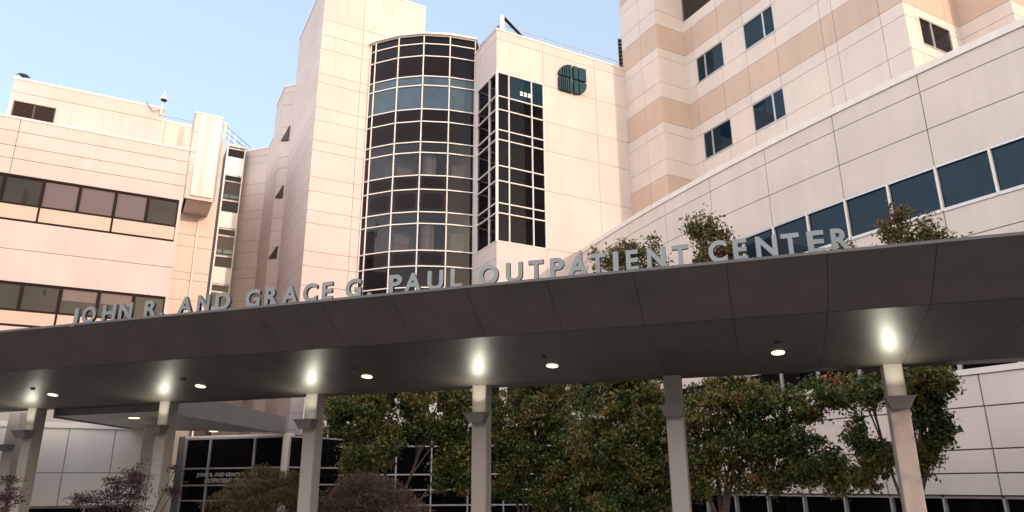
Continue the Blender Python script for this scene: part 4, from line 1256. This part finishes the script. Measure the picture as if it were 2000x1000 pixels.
# ------------------------------------------------------------------ LINK CANOPY (from walkway to entrance)
zk = zT_ + .02
rel = zk - EYE
aL, bL = at(97, 812, rel), at(281, 840, rel)
aR, bR = at(363, 810, rel), at(557, 845, rel)
T = thing('link_canopy', 'short gray canopy joining the walkway to the glass entrance', 'canopy', v3(bR, 0))
hk = .62
def ring3(pts, z): return [(p.x, p.y, z) for p in pts]
q = [aL, aR, bR, bL]
dR = (bR - aR).normalized(); dL = (bL - aL).normalized()
aR2 = aR - dR * ((aR.dot(CN) - nE - .03) / dR.dot(CN)); aL2 = aL - dL * ((aL.dot(CN) - nE - .03) / dL.dot(CN))
mb = MB(); mb.face(ring3([aL2, bL, bR, aR2], zk), M['lightgray']); mb.build('soffit', T)
mb = MB()
FK = Face(bR, aR2)
mb.face([(aR2.x, aR2.y, zk - .05), (bR.x, bR.y, zk - .05), (bR.x, bR.y, zk + hk), (aR2.x, aR2.y, zk + hk)], M['graymetal'])
nn = V2(dR.y, -dR.x) * -.12
mb.face([(aR2.x + nn.x, aR2.y + nn.y, zk - .05), (bR.x + nn.x, bR.y + nn.y, zk - .05), (bR.x, bR.y, zk - .05), (aR2.x, aR2.y, zk - .05)], M['graymetal'])
mb.face([(aL2.x, aL2.y, zk - .05), (bL.x, bL.y, zk - .05), (bL.x, bL.y, zk + hk), (aL2.x, aL2.y, zk + hk)], M['graymetal'])
mb.face(ring3([aL2, aR2, bR, bL], zk + hk), M['roofedge'])
mb.face([(aL2.x, aL2.y, zk), (aR2.x, aR2.y, zk), (aR2.x, aR2.y, zk + hk), (aL2.x, aL2.y, zk + hk)], M['graymetal'])
mb.face([(bL.x, bL.y, zk), (bR.x, bR.y, zk), (bR.x, bR.y, zk + hk), (bL.x, bL.y, zk + hk)], M['graymetal'])
mb.build('fascia', T)
for (x, y) in ((262, 817), (417, 843)):
    p = at(x, y, rel - .01); mb = MB(); mb.tube([(p.x, p.y, zk - .012), (p.x, p.y, zk - .001)], .16, M['lens'], 20); mb.build('downlight', T)
# second row of posts carrying the link canopy
for (x, w_) in ((19, .5), (289, .42)):
    p = far(x, 860, 26.0 if x > 100 else 29.5)
    mb = MB(); q4 = [p - CU * w_ / 2, p + CU * w_ / 2, p + CU * w_ / 2 + CN * w_, p - CU * w_ / 2 + CN * w_]
    mb.prism([(a.x, a.y) for a in q4], 0, zk - .003 if x > 100 else zk + .3, M['column']); mb.build('post', T)
    if x < 100:
        z1_, z0_ = 29.5 * tn(30, 869) + EYE, 29.5 * tn(30, 881) + EYE
        F_ = Face(p - CU * .30, p + CU * .30)
        mb = MB(); mb.hexa([F_.p(.1, z0_, .2), F_.p(.5, z0_, .2), F_.p(.6, z1_, .3), F_.p(0, z1_, .3), F_.p(.1, z0_, .003), F_.p(.5, z0_, .003), F_.p(.6, z1_, .003), F_.p(0, z1_, .003)], M['sconce']); mb.build('bracket_light', T)

# ------------------------------------------------------------------ TREES
nrng = np.random.default_rng(5)
def leaf_mesh(name, centers, size, mat, parent, jitter=.35, fold=.25, up_bias=.3, lw=.62):
    n = len(centers)
    nrm = nrng.normal(size=(n, 3)); nrm[:, 2] += up_bias * 2; nrm /= np.linalg.norm(nrm, axis=1)[:, None]
    a = np.cross(nrm, nrng.normal(size=(n, 3))); a /= np.linalg.norm(a, axis=1)[:, None]
    b = np.cross(nrm, a)
    s = size * (1 + jitter * nrng.uniform(-1, 1, n))[:, None]
    off = np.array(ORIG[parent.name])
    c = centers - off
    v = np.empty((n, 5, 3))
    v[:, 0] = c - a * s * .5
    v[:, 1] = c - a * s * .05 + b * s * lw * .5 + nrm * s * fold
    v[:, 2] = c + a * s * .55 - nrm * s * .15
    v[:, 3] = c - a * s * .05 - b * s * lw * .5 + nrm * s * fold
    v[:, 4] = c
    me = bpy.data.meshes.new(name)
    me.vertices.add(n * 5); me.vertices.foreach_set('co', v.reshape(-1))
    base = np.arange(n)[:, None] * 5
    fi = np.concatenate([base + np.array([[0, 1, 2, 4]]), base + np.array([[0, 4, 2, 3]])], 1).reshape(-1)
    me.loops.add(n * 8); me.loops.foreach_set('vertex_index', fi.astype(np.int32))
    me.polygons.add(n * 2); me.polygons.foreach_set('loop_start', np.arange(n * 2, dtype=np.int32) * 4); me.polygons.foreach_set('loop_total', np.full(n * 2, 4, dtype=np.int32))
    me.materials.append(mat); me.update(calc_edges=True)
    o = bpy.data.objects.new(name, me); COL.objects.link(o); o.parent = parent
    return o
def pear(label, base, blobs, nclump, per, size=.085, clump_r=.26, trunk_h=2.2, trunk_r=.13, tips=(), red=(), group='pear trees between canopy and building'):
    """blobs: (dx, dy, z, rx, ry, rz, weight) crown lobes in world metres about the base"""
    t = thing('pear_tree', label, 'tree', (base.x, base.y, 0), group)
    wts = np.array([b[6] for b in blobs], float); wts /= wts.sum()
    cl = []
    for k in nrng.choice(len(blobs), nclump, p=wts):
        dx, dy, z, rx, ry, rz_ = blobs[k][:6]
        d = nrng.normal(size=3); d /= np.linalg.norm(d)
        r = nrng.uniform(.25, 1) ** .45
        cl.append((base.x + dx + d[0] * rx * r, base.y + dy + d[1] * ry * r, z + d[2] * rz_ * r))
    cl = np.array(cl)
    # limbs first, then leaves gathered on clumps
    mb = MB()
    top = Vector((base.x, base.y, trunk_h))
    mb.tube([(base.x, base.y, 0), (base.x + .03, base.y, trunk_h * .5), tuple(top)], [trunk_r * 1.25, trunk_r, trunk_r * .85], M['bark'], 8)
    mb.build('trunk', t)
    mb = MB()
    forks = []
    for bi_, b_ in enumerate(blobs):
        c = Vector((base.x + b_[0], base.y + b_[1], b_[2]))
        start = top - Vector((0, 0, .3)) if bi_ < 4 else min(forks, key=lambda q_: (q_ - c).length + max(0, q_.z - c.z))
        mid = start.lerp(c, .5) + Vector((rnd.uniform(-.12, .12), rnd.uniform(-.12, .12), -.12)); forks.append(mid); end = c + Vector((b_[0] * .2, b_[1] * .2, b_[5] * .7))
        kf = 1 if bi_ < 4 else .6
        mb.tube([start, mid, c, end], [trunk_r * .5 * kf, trunk_r * .33 * kf, trunk_r * .17 * kf, .01], M['bark'], 6)
        sel = [p for p in cl if (Vector(p) - c).length < max(b_[3], b_[5]) * 1.1]
        for p in sel[::9][:9]:
            p = Vector(p); s0 = mid.lerp(c, rnd.uniform(.1, 1))
            mb.tube([s0, s0.lerp(p, .55) + Vector((0, 0, .08)), p], [.026, .016, .006], M['bark'], 4)
    mb.build('branches', t)
    cnt = nrng.integers(int(per * .5), int(per * 1.5), nclump)
    cen = np.repeat(cl, cnt, axis=0)
    rr = nrng.uniform(.45, 1.5, nclump); rr = np.repeat(rr, cnt)
    cen = cen + nrng.normal(size=cen.shape) * (clump_r * .6 * rr)[:, None] * np.array([1, 1, .8])
    leaf_mesh('crown', cen, size, M['leaf'], t, jitter=.5, up_bias=.12)
    if tips:
        pts = []
        for (x, y, D_, r_, n_) in tips:
            q = far(x, y, D_); z_ = tn(x, y) * D_ + EYE
            nc = max(4, int(n_ * 1.7) // 45)
            for _ in range(nc):
                c_ = np.array([q.x, q.y, z_]) + nrng.normal(size=3) * r_ * np.array([.5, .5, .5])
                pts.append(c_ + nrng.normal(size=(45, 3)) * .12)
        leaf_mesh('crown_tips', np.concatenate(pts), size * 1.0, M['leaf_top'], t, jitter=.5)
    if red:
        pts = []
        for (x, y, D_, r_, n_) in red:
            q = far(x, y, D_); pts.append(np.array([q.x, q.y, tn(x, y) * D_ + EYE]) + nrng.normal(size=(n_, 3)) * r_)
        leaf_mesh('red_leaves', np.concatenate(pts), size, M['leaf_red'], t)
    return t
def lob(x, y, D_, base, rx, rz_, w, ry=None):
    q = far(x, y, D_)
    return (q.x - base.x, q.y - base.y, tn(x, y) * D_ + EYE, rx, ry or rx, rz_, w)
b1 = far(760, 900, 25)
pear('bushy green pear tree left of the central post, crown below the canopy roof', b1,
     [lob(690, 800, 24.5, b1, .9, .9, 2), lob(760, 790, 25, b1, 1.2, 1.2, 3), lob(850, 800, 25, b1, 1.2, 1.1, 3), lob(890, 880, 25, b1, .6, .8, 1), lob(730, 870, 24.5, b1, 1.0, .7, 2), lob(700, 905, 24.5, b1, .6, .4, .8), lob(655, 810, 25, b1, .4, .8, 1), lob(905, 790, 25, b1, .7, .7, 1.3), lob(800, 730, 25.5, b1, 1.5, .9, 2), lob(870, 935, 25, b1, .4, .5, .5), lob(905, 940, 25, b1, .35, .5, .5)],
     430, 92, .10, .21)
b2 = far(1020, 900, 26)
pear('green pear tree just right of the central post, lobby mullions showing through', b2,
     [lob(990, 830, 26, b2, .6, 1.2, 1.6), lob(1060, 790, 26, b2, 1.1, 1.0, 3), lob(1110, 850, 25.5, b2, .9, 1.1, 2.4), lob(1030, 890, 26, b2, .9, .6, 1.6), lob(990, 930, 26, b2, .5, .9, 1.2), lob(1100, 920, 25.5, b2, .7, .8, 1.6), lob(1070, 735, 26, b2, 1.2, .9, 1.6), lob(1080, 965, 25.5, b2, .9, .5, 1.3), lob(1130, 960, 25.2, b2, .6, .5, 1)],
     470, 92, .10, .21)
b3 = far(1225, 900, 22.5)
pear('broad pear tree whose browning top shows behind the letters of the sign', b3,
     [lob(1190, 790, 22.5, b3, .9, 1.0, 2.4), lob(1260, 790, 22, b3, .9, 1.0, 2.6), lob(1160, 880, 22.5, b3, .8, 1.0, 2), lob(1240, 890, 22, b3, .9, 1.2, 3), lob(1290, 860, 22, b3, .5, 1.3, 1.8), lob(1180, 960, 22.5, b3, .9, .7, 1.6), lob(1250, 970, 22, b3, .9, .6, 1.6), lob(1225, 700, 22, b3, .9, 1.0, 1.6), lob(1240, 600, 22, b3, .55, .8, 1), lob(1210, 990, 21.8, b3, 1.0, .4, 1.6), lob(1300, 940, 21.5, b3, .5, .7, 1.3)],
     600, 92, .096, .20, tips=[(1185, 522, 22, .35, 300), (1210, 500, 22, .3, 240), (1240, 492, 22, .35, 360), (1272, 482, 22, .22, 180), (1215, 530, 22, .5, 500), (1280, 520, 22, .35, 320), (1165, 510, 22, .2, 120), (1250, 545, 22, .6, 500)])
b4 = far(1405, 960, 20)
pear('largest pear tree with forked trunk between the two right posts', b4,
     [lob(1385, 790, 20, b4, .7, .7, 2.2), lob(1450, 780, 20, b4, .8, .6, 2.2), lob(1360, 870, 20, b4, .55, .8, 2), lob(1430, 870, 20, b4, .8, .6, 2.4), lob(1500, 800, 20, b4, .8, .6, 2), lob(1500, 880, 20, b4, .7, .6, 2), lob(1580, 780, 20, b4, .7, .5, 1.6), lob(1560, 860, 19.8, b4, .6, .4, 1.2), lob(1640, 765, 19.8, b4, .7, .4, 1.4), lob(1600, 905, 19.6, b4, .8, .35, 1.6), lob(1650, 940, 19.5, b4, .7, .28, 1.2), lob(1370, 940, 20, b4, .6, .35, .9), lob(1480, 940, 20, b4, .7, .3, 1), lob(1400, 690, 20, b4, .7, .8, 1), lob(1390, 600, 20, b4, .4, .7, .8), lob(1540, 945, 19.8, b4, .5, .25, .7)],
     560, 80, .088, .175, 2.6, .14, tips=[(1370, 455, 20, .28, 330), (1388, 440, 20, .22, 240), (1358, 445, 20, .18, 160), (1385, 490, 20, .32, 360), (1415, 465, 20, .16, 160), (1425, 490, 20, .2, 160), (1375, 520, 20, .35, 330), (1440, 500, 20, .15, 100), (1650, 486, 20, .1, 45)], red=[(1632, 742, 18.6, .06, 26), (1612, 736, 18.6, .05, 8)])
b5 = far(1772, 960, 18.2)
pear('slender pear tree behind the rightmost post with two leafy tips above the canopy', b5,
     [lob(1800, 760, 18.3, b5, .5, .45, 2), lob(1830, 745, 18.3, b5, .35, .3, 1.1), lob(1820, 830, 18.3, b5, .38, .5, 1.8), lob(1700, 770, 18.6, b5, .5, .4, 1.6), lob(1690, 850, 18.6, b5, .4, .45, 1.1), lob(1800, 900, 18.3, b5, .25, .3, .8), lob(1715, 900, 18.6, b5, .4, .4, 1.2), lob(1775, 650, 18.4, b5, .35, .8, 1)],
     270, 70, .082, .14, 2.8, .08, tips=[(1755, 425, 18.4, .16, 220), (1760, 455, 18.4, .2, 260), (1735, 450, 18.4, .13, 120), (1770, 475, 18.4, .16, 180), (1800, 440, 18.4, .14, 140), (1815, 465, 18.4, .17, 200), (1843, 470, 18.4, .12, 120), (1800, 470, 18.4, .15, 130)])

def laceleaf(label, base, ztop_, rx, ry, n, mat, dome_h, group='laceleaf maples'):
    t = thing('laceleaf_maple', label, 'shrub', (base.x, base.y, 0), group)
    mb = MB(); mb.tube([(base.x, base.y, 0), (base.x + .1, base.y, ztop_ * .4), (base.x - .05, base.y, ztop_ - dome_h * .5)], [.12, .10, .06], M['bark'], 7)
    mb.build('trunk', t)
    mb = MB()
    for k in range(14):
        a_ = rnd.uniform(0, 2 * math.pi); r_ = rnd.uniform(.4, .9)
        tip = Vector((base.x + math.cos(a_) * rx * r_, base.y + math.sin(a_) * ry * r_, ztop_ - dome_h * (r_ ** 2)))
        s0 = Vector((base.x, base.y, ztop_ - dome_h * .75))
        mb.tube([s0, s0.lerp(tip, .5) + Vector((0, 0, .3)), tip], [.035, .022, .008], M['bark'], 5)
    mb.build('branches', t)
    # tiers of drooping foliage
    nt_ = 95
    pts = []
    for _ in range(nt_):
        a_ = nrng.uniform(0, 2 * np.pi); r_ = nrng.uniform(0, 1) ** .55
        cx, cy = base.x + np.cos(a_) * rx * r_, base.y + np.sin(a_) * ry * r_
        cz_ = ztop_ - dome_h * r_ ** 2.2 - nrng.uniform(-.04, .40) * dome_h
        m_ = n // nt_
        loc = nrng.normal(size=(m_, 3)) * np.array([.30, .30, .05])
        loc[:, 2] -= (loc[:, 0] ** 2 + loc[:, 1] ** 2) * .7
        pts.append(loc + np.array([cx, cy, cz_]))
    leaf_mesh('foliage', np.concatenate(pts), .085, mat, t, jitter=.5, fold=.05, up_bias=.5, lw=.22)
    return t
b = far(528, 950, 21.5)
laceleaf('brown-green weeping maple dome in front of the entrance glass', b, tn(530, 906) * 21.5 + EYE, 1.75, 1.4, 34000, M['maple'], 1.6)
b = far(725, 950, 21.5)
laceleaf('rosy brown weeping maple dome right of the third post', b, tn(725, 918) * 21.5 + EYE, 1.55, 1.4, 30000, M['maple_pink'], 1.5)
# purple-leaved maples (upright, airy)
def airy(label, base, blobs, ncl, per, mat, size=.06):
    t = thing('purple_maple', label, 'shrub', (base.x, base.y, 0), 'purple maples')
    mb = MB(); pts = []
    mb.tube([(base.x, base.y, 0), (base.x, base.y, 1.4)], [.07, .055], M['bark'], 6)
    mb.build('trunk', t)
    mb = MB()
    for (x, y, D_, r_, w) in blobs:
        q = far(x, y, D_); z_ = tn(x, y) * D_ + EYE
        mb.tube([(base.x, base.y, 1.35), ((base.x + q.x) / 2, (base.y + q.y) / 2, (1.4 + z_) / 2 - .1), (q.x, q.y, z_)], [.035, .022, .008], M['bark'], 5)
        for _ in range(int(ncl * w)):
            c_ = np.array([q.x, q.y, z_]) + nrng.normal(size=3) * r_ * .6
            pts.append(c_ + nrng.normal(size=(per, 3)) * np.array([.09, .09, .03]))
    mb.build('branches', t)
    leaf_mesh('foliage', np.concatenate(pts), size, mat, t, jitter=.4, fold=.08, up_bias=.3, lw=.45)
b = far(250, 1000, 20.5)
airy('purple maple with airy sprays left of the second post', b, [(165, 972, 20.5, .22, 1), (150, 975, 20.5, .12, .4), (230, 945, 20.5, .22, 1), (210, 965, 20.5, .22, 1), (260, 925, 20.5, .2, 1.2), (268, 950, 20.5, .25, 1.4), (240, 985, 20.5, .35, 1.6), (260, 985, 20.5, .3, 1.2), (195, 995, 20.5, .2, .8), (340, 955, 20.5, .14, .8), (342, 915, 20.5, .08, .3)], 26, 16, M['purple'])
b = far(8, 990, 20.0)
airy('purple maple peeping between the two leftmost posts', b, [(18, 965, 20, .18, 1), (10, 990, 20, .25, 1), (22, 935, 20, .1, .5)], 24, 16, M['purple'])

# ------------------------------------------------------------------ unseen street side behind the camera, blocks shaped to cast the evening shade
sd2 = V2(math.sin(R(SUN_AZ)), math.cos(R(SUN_AZ)))
sp2 = V2(sd2.y, -sd2.x)
tanE = math.tan(R(SUN_EL))
Dk = 62.0
hk_ = EYE + 5.0 + (Dk + 33) * tanE - 0.0
Q0 = sd2 * Dk
Fb = Face(Q0 + sp2 * -75, Q0 + sp2 * 75)
Fb = Face(Q0 - sp2 * 75, Q0 + sp2 * 75) if (Q0 - sp2 * 75 - Q0).dot(sp2) < 0 else Fb
T = thing('shade_building', 'unseen brick building behind the viewpoint, slotted to let sun reach the right post', 'building', v3(Q0, 0))  # added out of view, sized to keep the sun off the canopy
c6 = CU * 2.65 + CN * 16.3
tg = Fb.L / 2 + (c6 - Q0).dot(Fb.d)
k6 = (c6 - Q0).dot(sd2) * -1
zg1 = EYE + 2.0 + k6 * tanE; zg0 = EYE - 3.3 + k6 * tanE
mb = MB()
def blk(u0, u1, z0, z1):
    p4 = [Fb.P0 + Fb.d * u0, Fb.P0 + Fb.d * u1, Fb.P0 + Fb.d * u1 + sd2 * 3, Fb.P0 + Fb.d * u0 + sd2 * 3]
    mb.prism([(p.x, p.y) for p in p4], z0, z1, M['shadebld'])
blk(0, tg - .9, 0, hk_); blk(tg + .9, Fb.L, 0, hk_)
blk(tg - .9, tg + .9, 0, zg0); blk(tg - .9, tg + .9, zg1, hk_)  # slot shaped so a sun beam reaches only the right post
mb.build('wall', T)
wdir = V2(math.sin(R(232)), math.cos(R(232))); wside = V2(wdir.y, -wdir.x)
W0 = wdir * 44
T = thing('west_blocker', 'plain brick block added unseen west of the viewpoint to hold back low sky light', 'building', v3(W0, 0))  # unseen block added to keep low western glow off the lower walls
mb = MB()
poly = [W0 - wside * 48, W0 + wside * 62, W0 + wside * 62 + wdir * 14, W0 - wside * 48 + wdir * 14]
mb.prism([(p.x, p.y) for p in poly], 0, 19, M['shadebld'])
mb.build('wall', T)
b6 = c6 + sd2 * 9.0
pear('street pear tree standing outside the right edge of the view', b6,
     [(0, 0, 4.2, .8, .8, 1.6, 1), (.5, .2, 5.6, .8, .8, 1.2, 1), (-.4, 0, 6.6, .7, .7, .8, .6)], 26, 16, .12, .2, 2.6, .07, group=None)

def _cnt(): print('objects', len(bpy.data.objects))
_cnt()
